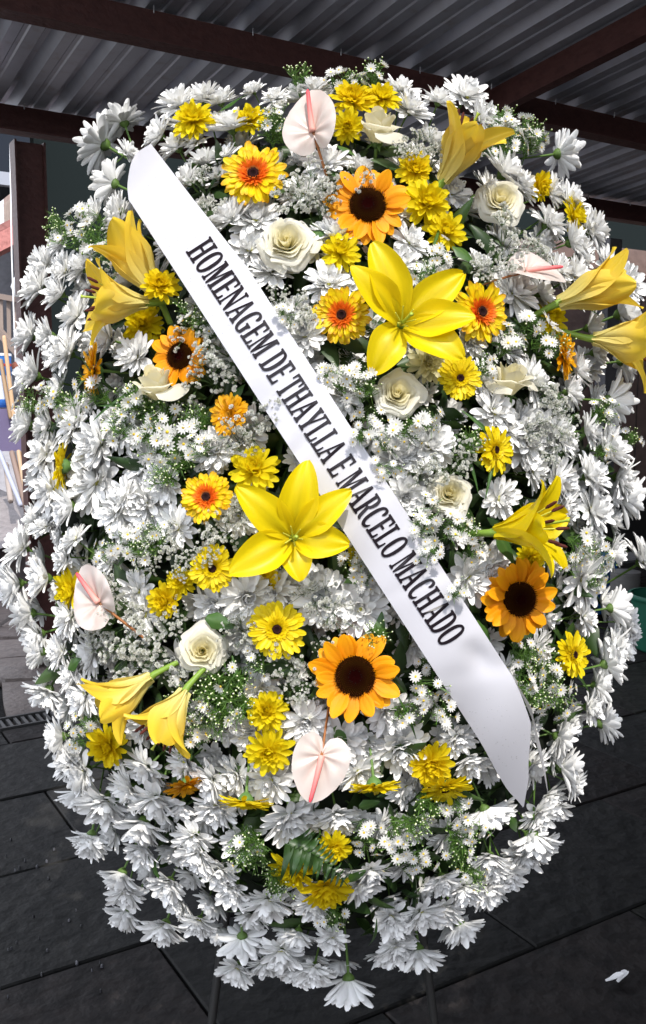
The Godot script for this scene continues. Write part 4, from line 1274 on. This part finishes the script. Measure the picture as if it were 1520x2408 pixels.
func build_shed() -> void:
	var shed := thing("open_shed", "open shed with corrugated metal roof on dark red steel beams and a post", "shed")
	var metal := mat("roof_metal", 0.4, {"metal": 0.35, "spec": 0.5, "ramp": [[0.72, 0.66, 0.62], [0.9, 0.9, 0.9], [1.0, 1.0, 1.0]], "ramp_at": [0.0, 0.35, 1.0], "freq": 0.014, "scale": 0.8, "seed": 5})
	var zinc := Color(0.50, 0.54, 0.62)
	var a_end := a_beam2 + 0.16
	var period := 0.25
	var prof := [[0.0, 0.0], [0.036, 0.055], [0.062, 0.055], [0.098, 0.0], [0.150, 0.0], [0.158, 0.006], [0.178, 0.006], [0.186, 0.0], [0.25, 0.0]]
	for sheet in range(2, 13):
		var g := Geo.new()
		var b0 := -6.5 + sheet * 1.0
		for r in 4:
			for k in prof.size() - 1:
				var p0: Array = prof[k]
				var p1: Array = prof[k + 1]
				var ba: float = b0 + r * period + p0[0] + (0.0 if sheet or r else 0.0)
				var bb: float = b0 + r * period + p1[0]
				var lift := 0.0015 * sheet
				var run := -1e9
				var a := -7.0
				while a < a_end + 0.08:
					var open := a >= a_end or rs(a, ba, 0.0).z > 0.8 or in_opening(rs(a + 0.04, (ba + bb) / 2.0, 0.0))
					if not open and run < -1e8:
						run = a
					elif open and run > -1e8:
						var i0 := g.add(rs(run, ba, p0[1] + lift), zinc)
						g.add(rs(run, bb, p1[1] + lift), zinc)
						g.add(rs(minf(a, a_end), bb, p1[1] + lift), zinc)
						g.add(rs(minf(a, a_end), ba, p0[1] + lift), zinc)
						g.quad(i0, i0 + 1, i0 + 2, i0 + 3)
						run = -1e9
					a += 0.08
		part(shed, "roof_sheet", g.mesh(metal))
	var red := Color(0.095, 0.040, 0.036)
	var steel := mat("painted_steel", 0.55, {"spec": 0.4, "ramp": [[0.55, 0.5, 0.48], [0.9, 0.88, 0.88], [1.0, 1.0, 1.0], [1.0, 0.86, 0.8]], "ramp_at": [0.0, 0.4, 0.7, 1.0], "freq": 0.02, "scale": 1.7, "seed": 15, "bump": 0.25})
	var beams := [(on_plane(507, 96, 0.07) - ro).dot(rc), a_beam2]
	for a in beams:
		var g := Geo.new()
		bar(g, rs(a, -4.5, -0.078), rs(a, 6.5, -0.078), 0.07, 0.135, red)
		bar(g, rs(a - 0.012, -4.5, -0.150), rs(a - 0.012, 6.5, -0.150), 0.11, 0.012, red)
		part(shed, "beam", g.mesh(steel))
	# screw tips that poke through the troughs along each beam
	var gsc := Geo.new()
	lathe(gsc, [[0.004, 0.0, Color(0.6, 0.6, 0.62)], [0.004, -0.028, Color(0.6, 0.6, 0.62)], [0.0, -0.034, Color(0.6, 0.6, 0.62)]], 6)
	var scm := gsc.mesh(mat("screw", 0.3, {"metal": 0.9}))
	for k in 34:
		part(shed, "screw", scm, Transform3D(Basis(), rs(beams[k % 2] - 0.055, -4.0 + k * 0.25 + 0.12, 0.0)))
	var gr := Geo.new()
	var rb := (on_plane(1350, 130, 0.07) - ro).dot(rp)
	bar(gr, rs(-7.0, rb, -0.10), rs(beams[0] - 0.04, rb, -0.10), 0.07, 0.13, red)
	part(shed, "rafter", gr.mesh(steel))
	var top := on_plane(84, 312, 0.2)
	top = top + rc * (a_beam2 - (top - ro).dot(rc))
	var gp := Geo.new()
	var bx := Basis(rp, Vector3.UP, fe)
	var ht := top.y
	box(gp, Vector3(0.15, ht, 0.03), red, Transform3D(bx, Vector3(top.x, ht / 2, top.z)))
	box(gp, Vector3(0.012, ht, 0.12), red, Transform3D(bx, Vector3(top.x, ht / 2, top.z) - rp * 0.081))
	box(gp, Vector3(0.012, ht, 0.12), red, Transform3D(bx, Vector3(top.x, ht / 2, top.z) + rp * 0.081))
	part(shed, "post", gp.mesh(steel))
	shed.remove_meta("taken")

func build_floor() -> void:
	var cm := mat("concrete", 0.62, {"ramp": [[0.2, 0.2, 0.2], [0.5, 0.5, 0.5], [0.72, 0.70, 0.67], [1.0, 0.98, 0.95]], "ramp_at": [0.0, 0.4, 0.62, 1.0], "freq": 0.012, "oct": 6, "gain": 0.65, "scale": 1.1, "bump": 0.7, "bump_freq": 0.02, "spec": 0.3})
	var ground := Geo.new()
	var gc := Color(0.035, 0.035, 0.033)
	ground.quad(ground.add(Vector3(-60, -0.07, 20), gc), ground.add(Vector3(60, -0.07, 20), gc), ground.add(Vector3(60, -0.07, -90), gc), ground.add(Vector3(-60, -0.07, -90), gc))
	var base := part(self, "ground", ground.mesh(cm))
	tag(base, "dark concrete bed under the paving", "", "", "structure")
	var o := Node3D.new()
	o.name = "floor"
	add_child(o)
	tag(o, "dark worn paving slabs under the shed, pinkish flagstones beyond the drain", "", "", "structure")
	var drain_a := fe.dot(floor_at(60, 1694))
	var drain_b := rp.dot(floor_at(60, 1694))
	var cross := floor_at(1262, 2226)
	var ca := fe.dot(cross)
	var cb := rp.dot(cross)
	var la := 0.62
	var lb := 0.95
	var bx := Basis(rp, Vector3.UP, fe)
	for r in range(-4, 12):
		for k in range(-5, 7):
			var a0 := ca + r * la
			var deep := la
			if cb + k * lb < 3.0:
				deep = minf(la, drain_a - 0.09 - a0)
				if deep < 0.08:
					continue
			if a0 + la > 8.0:
				continue
			var b0 := cb + k * lb + (0.0 if posmod(r, 2) == 0 else lb * 0.42)
			var g := Geo.new()
			var tone := rng.randf_range(0.7, 1.3)
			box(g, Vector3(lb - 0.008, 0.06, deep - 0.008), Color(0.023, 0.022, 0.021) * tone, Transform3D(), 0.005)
			part(o, "paving_slab", g.mesh(cm), Transform3D(bx * Basis(Vector3.RIGHT, rng.randf_range(-0.004, 0.004)), fe * (a0 + deep / 2) + rp * (b0 + lb / 2) + Vector3(0, -0.03 + rng.randf_range(-0.003, 0.002), 0)))
	var fy := Geo.new()
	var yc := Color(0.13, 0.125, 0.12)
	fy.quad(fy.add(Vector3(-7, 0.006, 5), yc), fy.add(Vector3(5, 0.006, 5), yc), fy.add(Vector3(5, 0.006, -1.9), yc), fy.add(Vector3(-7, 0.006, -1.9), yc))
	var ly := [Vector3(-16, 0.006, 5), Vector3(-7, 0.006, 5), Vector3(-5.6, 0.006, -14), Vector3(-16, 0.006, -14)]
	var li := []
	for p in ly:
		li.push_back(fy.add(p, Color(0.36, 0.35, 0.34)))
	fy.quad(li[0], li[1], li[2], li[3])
	part(o, "yard_screed", fy.mesh(cm))
	# pale worn crusts and flecks where the slabs have broken up, near the bottom left corner
	var crust := mat("crust", 0.5, {"ramp": [[0.55, 0.55, 0.57], [0.8, 0.8, 0.82], [1.0, 1.0, 1.0]], "ramp_at": [0.0, 0.5, 1.0], "freq": 0.012, "scale": 3.5, "bump": 0.4, "seed": 31})
	for k in 40:
		var px := absf(rng.randfn()) * 110.0 - 30.0
		var py := 2395.0 - absf(rng.randfn()) * 150.0
		var g := Geo.new()
		var big := k < 0
		var rad := rng.randf_range(0.03, 0.055) if big else rng.randf_range(0.0015, 0.005)
		var cc := Color(0.085, 0.085, 0.092) * rng.randf_range(0.5, 1.0) if big else Color(0.11, 0.11, 0.12) * rng.randf_range(0.3, 1.3)
		var ctr := floor_at(px * (0.45 if big else 1.8) - (20.0 if big else 0.0), py + (30.0 if big else -rng.randf() * 250.0))
		var c0 := g.add(Vector3(0, 0.009, 0), cc)
		var nn := 14 if big else 6
		for e in nn:
			var an := TAU * e / nn
			var rr := rad * rng.randf_range(0.45, 1.15)
			g.add(Vector3(cos(an) * rr * 1.3, 0.006, sin(an) * rr), cc)
		for e in nn:
			g.add(Vector3(g.v[1 + e].x * 1.06, -0.004, g.v[1 + e].z * 1.06), cc)
		for e in nn:
			g.tri(c0, 1 + (e + 1) % nn, 1 + e)
			g.quad(1 + e, 1 + (e + 1) % nn, 1 + nn + (e + 1) % nn, 1 + nn + e)
		part(o, "worn_patch" if big else "fleck", g.mesh(crust), Transform3D(Basis(Vector3.UP, rng.randf() * TAU), Vector3(ctr.x, 0.0, ctr.z)))
	# irregular flagstones on the far side of the drain
	var sm := mat("flagstone", 0.6, {"ramp": [[0.45, 0.45, 0.45], [0.75, 0.72, 0.70], [1.0, 0.98, 0.96]], "ramp_at": [0.0, 0.5, 1.0], "freq": 0.02, "oct": 5, "scale": 1.3, "bump": 0.6, "seed": 9})
	var na := 17
	var nb := 13
	var grid := []
	for r in na + 1:
		for k in nb + 1:
			grid.push_back(Vector2(drain_a + 0.1 + r * 0.52 + (rng.randf_range(-0.17, 0.17) if r else 0.0), -3.2 + k * 0.52 + (0.26 if r % 2 else 0.0) + rng.randf_range(-0.15, 0.15)))
	for r in na:
		for k in nb:
			var q: Array[Vector2] = [grid[r * (nb + 1) + k], grid[r * (nb + 1) + k + 1], grid[(r + 1) * (nb + 1) + k + 1], grid[(r + 1) * (nb + 1) + k]]
			var mid := (q[0] + q[1] + q[2] + q[3]) / 4.0
			var g := Geo.new()
			var col := Color(0.13, 0.10, 0.092).lerp(Color(0.17, 0.14, 0.13), rng.randf()) * rng.randf_range(0.75, 1.1)
			var lift := rng.randf_range(-0.006, 0.006)
			var ids: Array[int] = []
			var c0 := g.add(fe * mid.x + rp * mid.y + Vector3(0, 0.008 + lift, 0), col)
			for e in 4:
				for h in 2:
					var pt := q[e].lerp(q[(e + 1) % 4], h * 0.5 + 0.04 * (1 - h))
					if h == 1:
						pt += (pt - mid) * rng.randf_range(-0.08, 0.06)
					pt = pt.move_toward(mid, 0.018)
					ids.push_back(g.add(fe * pt.x + rp * pt.y + Vector3(0, lift, 0), col))
			var low: Array[int] = []
			for e in 8:
				var v := g.v[ids[e]]
				low.push_back(g.add(v + Vector3(0, -0.06, 0), col))
			for e in 8:
				g.tri(c0, ids[(e + 1) % 8], ids[e])
				g.quad(ids[e], ids[(e + 1) % 8], low[(e + 1) % 8], low[e])
			part(o, "flagstone", g.mesh(sm))
	o.remove_meta("taken")
	var dr := thing("drain_grate", "dark slotted drain grate across the floor at the left of the wreath", "drain grate")
	var dm := mat("drain_metal", 0.5, {"metal": 0.3})
	var dg := Color(0.05, 0.05, 0.05)
	var gb := Geo.new()
	for sd in [-0.075, 0.075]:
		box(gb, Vector3(3.2, 0.03, 0.014), dg * 1.2, Transform3D(bx, fe * (drain_a + sd) + rp * (drain_b + 0.4) + Vector3(0, -0.006, 0)))
	part(dr, "frame", gb.mesh(dm))
	var slat := Geo.new()
	box(slat, Vector3(0.016, 0.02, 0.134), dg * 1.8)
	var sme := slat.mesh(dm)
	for k in 72:
		part(dr, "slat", sme, Transform3D(bx, fe * drain_a + rp * (drain_b - 1.0 + k * 0.037) + Vector3(0, -0.008, 0)))
	dr.remove_meta("taken")
	# a fallen petal
	var gpz := Geo.new()
	petal(gpz, 0.055, 0.011, 0.1, 0.5, {"c0": Color(0.8, 0.8, 0.8), "cup": 0.6})
	petal(gpz, 0.05, 0.011, 0.3, 0.2, {"c0": Color(0.8, 0.8, 0.8), "cup": 0.6}, Transform3D(Basis(Vector3.UP, 0.5), Vector3(0.03, 0, 0.01)))
	tag(part(self, "fallen_petal", gpz.mesh(mat("white_petal", 0.5)), Transform3D(Basis(Vector3.UP, 0.2), floor_at(1425, 2314) + Vector3(0, 0.008, 0))), "fallen white petal lying alone on the dark slabs", "petal")

func slab_at(called: String, label: String, category: String, x0: float, y0: float, x1: float, y1: float, d: float, deep: float, col: Color, m: Material, kind := "") -> MeshInstance3D:
	# a box square to the shed whose near face spans two corners of the picture at one distance
	var a := P(x0, y0, d)
	var low := P(x0, y1, d)
	var dir := P(x1, y0, d) - cam_xf.origin
	var w := absf((dir.x * (cam_xf.origin.z - a.z) - dir.z * (cam_xf.origin.x - a.x)) / (dir.x * rp.z - dir.z * rp.x))
	var h := absf(a.y - low.y)
	var g := Geo.new()
	box(g, Vector3(w, h, deep), col)
	var o := part(self, called, g.mesh(m), Transform3D(Basis(rp, Vector3.UP, fe), (a + low) / 2.0 + rp * w / 2.0 + fe * deep / 2.0))
	tag(o, label, category, "", kind)
	return o

func stick(called: String, label: String, category: String, group: String, p: Vector3, q: Vector3, r: float, col: Color) -> void:
	var g := Geo.new()
	tube(g, [p, p.lerp(q, 0.03), p.lerp(q, 0.97), q], [r * 0.8, r, r, r * 0.85], col, 8)
	tag(part(self, called, g.mesh(mat("stick_wood", 0.6))), label, category, group)

func build_surroundings() -> void:
	var plaster := mat("plaster", 0.85, {"ramp": [[0.6, 0.6, 0.6], [0.85, 0.84, 0.83], [1.0, 1.0, 1.0]], "ramp_at": [0.0, 0.5, 1.0], "freq": 0.02, "scale": 0.7, "bump": 0.5, "seed": 21})
	var painted := mat("painted_board", 0.6)
	# left: the sunlit yard
	slab_at("white_wall", "bright white wall at the far left, beyond the post", "wall", -420, 150, 30, 1060, 15.0, 0.3, Color(0.72, 0.71, 0.76), plaster)
	slab_at("plaster_pier", "broken pinkish plaster pier beside the white wall", "wall", 24, 410, 48, 560, 14.0, 0.4, Color(0.40, 0.28, 0.24), plaster)
	slab_at("block_wall", "pale brown block wall end with a stepped top, left of the post", "wall", 27, 470, 90, 640, 13.2, 0.4, Color(0.45, 0.34, 0.28), plaster)
	slab_at("canopy", "dark grey canopy edge with a pale fascia over the yard", "canopy", -300, 366, 66, 398, 9.4, 0.1, Color(0.25, 0.26, 0.30), painted)
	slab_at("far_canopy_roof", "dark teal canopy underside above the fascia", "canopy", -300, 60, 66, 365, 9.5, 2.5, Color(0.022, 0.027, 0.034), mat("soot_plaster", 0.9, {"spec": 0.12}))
	var gb := Geo.new()
	bar(gb, P(-120, 635, 9.2), P(98, 525, 9.0), 0.12, 0.17, Color(0.42, 0.17, 0.15))
	bar(gb, P(-120, 598, 9.25), P(98, 490, 9.05), 0.05, 0.06, Color(0.26, 0.11, 0.10))
	tag(part(self, "stair_stringer", gb.mesh(mat("painted_steel", 0.55))), "sloping pinkish red steel beam left of the post", "steel beam")
	slab_at("grey_wall", "grey wall under the sloping red beam", "wall", -300, 560, 75, 1180, 11.2, 0.2, Color(0.16, 0.16, 0.18), plaster)
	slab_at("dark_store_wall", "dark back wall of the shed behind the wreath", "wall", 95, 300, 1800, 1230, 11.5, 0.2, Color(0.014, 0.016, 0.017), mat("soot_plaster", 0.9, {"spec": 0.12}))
	var rack := thing("wooden_rack", "weathered wooden railing with upright slats left of the post", "railing")
	var wood := mat("old_wood", 0.8)
	var wc := Color(0.20, 0.155, 0.13)
	for q in [[-60, 686, 105, 716, 0.05], [-60, 715, 130, 925, 0.07]]:
		var g := Geo.new()
		bar(g, P(q[0], q[1], 8.6), P(q[2], q[3], 8.4), 0.05, q[4], wc)
		part(rack, "rail", g.mesh(wood))
	for k in 9:
		var s := (k + 0.4) / 9.0
		var g := Geo.new()
		bar(g, P(lerpf(-60, 105, s), lerpf(688, 716, s), 8.55), P(lerpf(-60, 105, s) + 2, lerpf(720, 900, s), 8.55), 0.035, 0.03, wc * rng.randf_range(0.8, 1.2))
		part(rack, "slat", g.mesh(wood))
	rack.remove_meta("taken")
	var cord := Geo.new()
	tube(cord, [P(24, 340, 8.2), P(28, 600, 8.2), P(37, 860, 8.2), P(38, 900, 8.2)], [0.006, 0.006, 0.006, 0.006], Color(0.7, 0.7, 0.72), 6)
	tag(part(self, "hanging_cord", cord.mesh(painted)), "thin white cord hanging straight down at the far left", "cord")
	var bag := Geo.new()
	lathe(bag, [[0.075, 0.0, Color(0.6, 0.6, 0.6)], [0.10, 0.09, Color(0.6, 0.6, 0.6)], [0.07, 0.17, Color(0.65, 0.65, 0.65)], [0.03, 0.21, Color(0.6, 0.6, 0.6)], [0.0, 0.215, Color(0.6, 0.6, 0.6)]], 12, 0.1)
	tag(part(self, "white_bag", bag.mesh(painted), Transform3D(Basis(), P(54, 698, 8.5))), "small crumpled white bag on the wooden rail", "bag")
	var can := thing("paint_can", "blue and white printed can at the far left edge", "can", "", Transform3D(Basis(), P(4, 958, 8.3)))
	var gc := Geo.new()
	var cw := Color(0.62, 0.66, 0.75)
	var cbl := Color(0.03, 0.16, 0.5)
	lathe(gc, [[0.0, 0, cw], [0.10, 0.0, cbl], [0.10, 0.07, cbl], [0.10, 0.075, cw], [0.10, 0.28, cw], [0.10, 0.285, cbl], [0.10, 0.36, cbl], [0.10, 0.365, Color(0.5, 0.04, 0.04)], [0.10, 0.385, Color(0.5, 0.04, 0.04)], [0.10, 0.39, cbl], [0.10, 0.46, cbl]], 20)
	part(can, "can_body", gc.mesh(painted))
	var gl := Geo.new()
	lathe(gl, [[0.104, 0.455, cw], [0.104, 0.475, cw], [0.09, 0.478, cw], [0.0, 0.47, cw]], 20)
	part(can, "lid", gl.mesh(painted))
	can.remove_meta("taken")
	var gbr := Geo.new()
	lathe(gbr, [[0.0, 0.0, Color(0.16, 0.05, 0.03)], [0.06, 0.0, Color(0.16, 0.05, 0.03)], [0.075, 0.06, Color(0.2, 0.07, 0.04)], [0.065, 0.2, Color(0.16, 0.05, 0.03)], [0.0, 0.22, Color(0.16, 0.05, 0.03)]], 16, 0.12)
	tag(part(self, "bristle_roll", gbr.mesh(wood), Transform3D(Basis(Vector3.FORWARD, 1.3), P(36, 870, 8.2))), "reddish brown bristle roll beside the can", "brush")
	for q in [[10, 790, 34, 990, 0.018, 0], [2, 845, 26, 985, 0.018, 1]]:
		stick("wooden_pole", ["tall pale wooden handle leaning in front of the can", "shorter brown wooden handle leaning against the can"][q[5]], "wooden pole", "wooden handles at the far left", P(q[0], q[1], 8.15), P(q[2], q[3], 8.05), q[4], Color(0.42, 0.27, 0.15) * (1.1 - 0.4 * q[5]))
	slab_at("purple_crate", "plain greyish purple crate hanging at the left edge above the sticks", "crate", -90, 962, 77, 1064, 7.9, 0.35, Color(0.16, 0.13, 0.24), painted)
	slab_at("low_white_wall", "pale low wall behind the sticks under the purple crate", "wall", -120, 1040, 84, 1240, 9.2, 0.15, Color(0.55, 0.55, 0.6), plaster)
	for k in 7:
		var q: Array = [[-2, 1060, 50, 1190], [28, 1062, 62, 1196], [44, 1060, 66, 1200], [56, 1060, 84, 1215], [66, 1060, 84, 1200], [14, 1090, 26, 1180], [72, 1064, 90, 1190]][k]
		stick("leaning_stick", ["pale blue pole leaning left under the purple crate", "brown stick next to the pale blue pole", "tan stick, third from the left under the crate", "long tan stick reaching lowest under the crate", "short brown stick behind the long tan one", "thin short stick nearest the left edge", "dark stick beside the red post"][k], "stick", "sticks leaning under the purple crate", P(q[0], q[1], 8.0), P(q[2], q[3], 7.7), 0.02 + 0.004 * (k % 2), [Color(0.34, 0.36, 0.45), Color(0.2, 0.14, 0.11), Color(0.4, 0.28, 0.18), Color(0.45, 0.28, 0.15), Color(0.22, 0.16, 0.12), Color(0.3, 0.25, 0.22), Color(0.12, 0.08, 0.07)][k])
	# the pale stone bank that slopes down to the sticks
	var bank := Geo.new()
	var sm := mat("flagstone", 0.6)
	var bc := Color(0.27, 0.25, 0.255)
	var pts := [[-260, 1075, 9.0], [0, 1150, 8.6], [88, 1190, 8.3], [88, 1268, 7.6], [0, 1290, 7.4], [-260, 1330, 7.2]]
	var ids := []
	for q in pts:
		ids.push_back(bank.add(P(q[0], q[1], q[2]), bc))
	bank.quad(ids[0], ids[1], ids[4], ids[5])
	bank.quad(ids[1], ids[2], ids[3], ids[4])
	var lows := []
	for q in ids:
		lows.push_back(bank.add(Vector3(bank.v[q].x, -0.05, bank.v[q].z), bc))
	for k in 6:
		bank.quad(ids[k], ids[(k + 1) % 6], lows[(k + 1) % 6], lows[k])
	tag(part(self, "stone_bank", bank.mesh(sm)), "pale cracked stone bank sloping down at the far left", "", "", "structure")
	# right: a block wall with a pipe, bins and buckets
	var rw := slab_at("pink_block_wall", "pinkish block wall at the right behind the wreath", "wall", 1250, 566, 1860, 1330, 8.2, 0.2, Color(0.27, 0.185, 0.165), plaster)
	for k in 3:
		var g := Geo.new()
		box(g, Vector3(0.012, 2.0, 0.01), Color(0.10, 0.075, 0.07))
		part(rw, "joint", g.mesh(plaster), Transform3D(Basis(), Vector3(-0.55 + 0.62 * k, 0, -0.104)))
	slab_at("wall_pier", "grey pier standing against the pinkish block wall", "pier", 1424, 566, 1452, 1200, 8.05, 0.12, Color(0.12, 0.12, 0.13), plaster)
	var pipe := Geo.new()
	tube(pipe, [P(1330, 664, 7.9) - rp * 0.4, P(1330, 664, 7.9) + rp * 3.0], [0.06, 0.06], Color(0.24, 0.20, 0.18), 14)
	tag(part(self, "wall_pipe", pipe.mesh(painted)), "thick grey brown pipe running level along the pinkish wall", "pipe")
	slab_at("black_cabinet", "black cabinet in shadow at the right behind the white flowers", "cabinet", 1380, 1185, 1640, 1312, 7.2, 0.6, Color(0.012, 0.013, 0.015), painted)
	slab_at("blue_crate", "blue plastic crate partly hidden behind the white flowers at right", "crate", 1395, 1310, 1450, 1450, 6.7, 0.3, Color(0.01, 0.09, 0.30), painted)
	var bk := thing("green_bucket", "dark green plastic bucket on the floor at the right edge", "bucket", "", Transform3D(Basis(), floor_at(1560, 1528)))
	var gg := Color(0.005, 0.095, 0.055)
	var g1 := Geo.new()
	lathe(g1, [[0.0, 0.0, gg], [0.165, 0.0, gg], [0.175, 0.02, gg], [0.215, 0.36, gg], [0.205, 0.36, gg], [0.16, 0.03, gg * 0.7], [0.0, 0.03, gg * 0.7]], 28)
	part(bk, "bucket_body", g1.mesh(painted))
	var g2 := Geo.new()
	lathe(g2, [[0.215, 0.335, gg], [0.232, 0.338, gg], [0.232, 0.366, gg], [0.214, 0.368, gg]], 28)
	part(bk, "rim", g2.mesh(painted))
	bk.remove_meta("taken")
	var pot := Geo.new()
	var rows := []
	for k in 30:
		rows.push_back([0.10 + 0.005 * (k % 2), k * 0.014, Color(0.12, 0.115, 0.11)])
	rows.push_back([0.0, 0.42, Color(0.1, 0.1, 0.1)])
	lathe(pot, rows, 20)
	tag(part(self, "ribbed_hose", pot.mesh(painted), Transform3D(Basis(), floor_at(1466, 1476))), "grey ribbed drum between the blue crate and the green bucket", "drum")
	# walls that close the yard outside the picture
	for q in [[Vector3(5.2, 1.9, -3.0), Vector3(0.2, 3.8, 18.0)], [Vector3(0.5, 1.6, 5.2), Vector3(12.0, 3.2, 0.2)], [Vector3(-13.5, 1.9, -10.0), Vector3(0.3, 3.8, 32.0)], [Vector3(-8.0, 1.9, -25.0), Vector3(12.0, 3.8, 0.3)]]:
		var g := Geo.new()
		box(g, q[1], Color(0.2, 0.18, 0.17) if q[0].x > -1.0 else Color(0.5, 0.48, 0.47))
		tag(part(self, "yard_wall", g.mesh(plaster), Transform3D(Basis(), q[0])), "plastered wall closing the yard", "", "", "structure")

func _ready() -> void:
	rng.seed = 20240611
	# camera
	cam_xf = Transform3D(Basis(Vector3.RIGHT, deg_to_rad(-6.9)), Vector3(0, 1.6, 0))
	var cam := Camera3D.new()
	cam.name = "camera"
	cam.transform = cam_xf
	cam.fov = rad_to_deg(2.0 * atan(H2 / F))
	cam.near = 0.05
	cam.far = 300.0
	cam.current = true
	add_child(cam)
	# sky, sun, exposure
	var env := Environment.new()
	env.background_mode = Environment.BG_SKY
	var sky := Sky.new()
	var sk := ProceduralSkyMaterial.new()
	sk.sky_top_color = Color(0.70, 0.72, 0.76)
	sk.sky_horizon_color = Color(0.90, 0.91, 0.93)
	sk.sky_curve = 0.12
	sk.ground_bottom_color = Color(0.25, 0.24, 0.23)
	sk.ground_horizon_color = Color(0.55, 0.57, 0.6)
	sk.sky_energy_multiplier = 2.0
	sky.sky_material = sk
	env.sky = sky
	env.background_energy_multiplier = 1.0
	env.tonemap_mode = Environment.TONE_MAPPER_LINEAR
	env.tonemap_exposure = 1.05
	env.sdfgi_enabled = true
	env.ssao_enabled = true
	env.ssil_enabled = true
	var we := WorldEnvironment.new()
	we.name = "environment"
	we.environment = env
	add_child(we)
	var sun := DirectionalLight3D.new()
	sun.name = "sun"
	sun.light_color = Color(1.0, 0.975, 0.94)
	sun.light_energy = 1.35
	sun.light_angular_distance = 0.5
	sun.shadow_enabled = true
	sun.basis = Basis.looking_at(-sun_to, Vector3.UP)
	add_child(sun)
	# the lie of the roof and the paving
	rc = (P(-554, 1140, 1.0) - cam_xf.origin).normalized()
	fe = Vector3(rc.x, 0, rc.z).normalized()
	rp = fe.cross(Vector3.UP).normalized()
	rn = rp.cross(rc).normalized()
	if rn.y < 0:
		rn = -rn
	ro = P(760, 100, 4.6)
	a_beam2 = (on_plane(100, 292, 0.08) - ro).dot(rc)
	build_shed()
	build_floor()
	build_surroundings()
	build_wreath_base()
	build_blooms()
	build_greenery()
	build_ribbon()
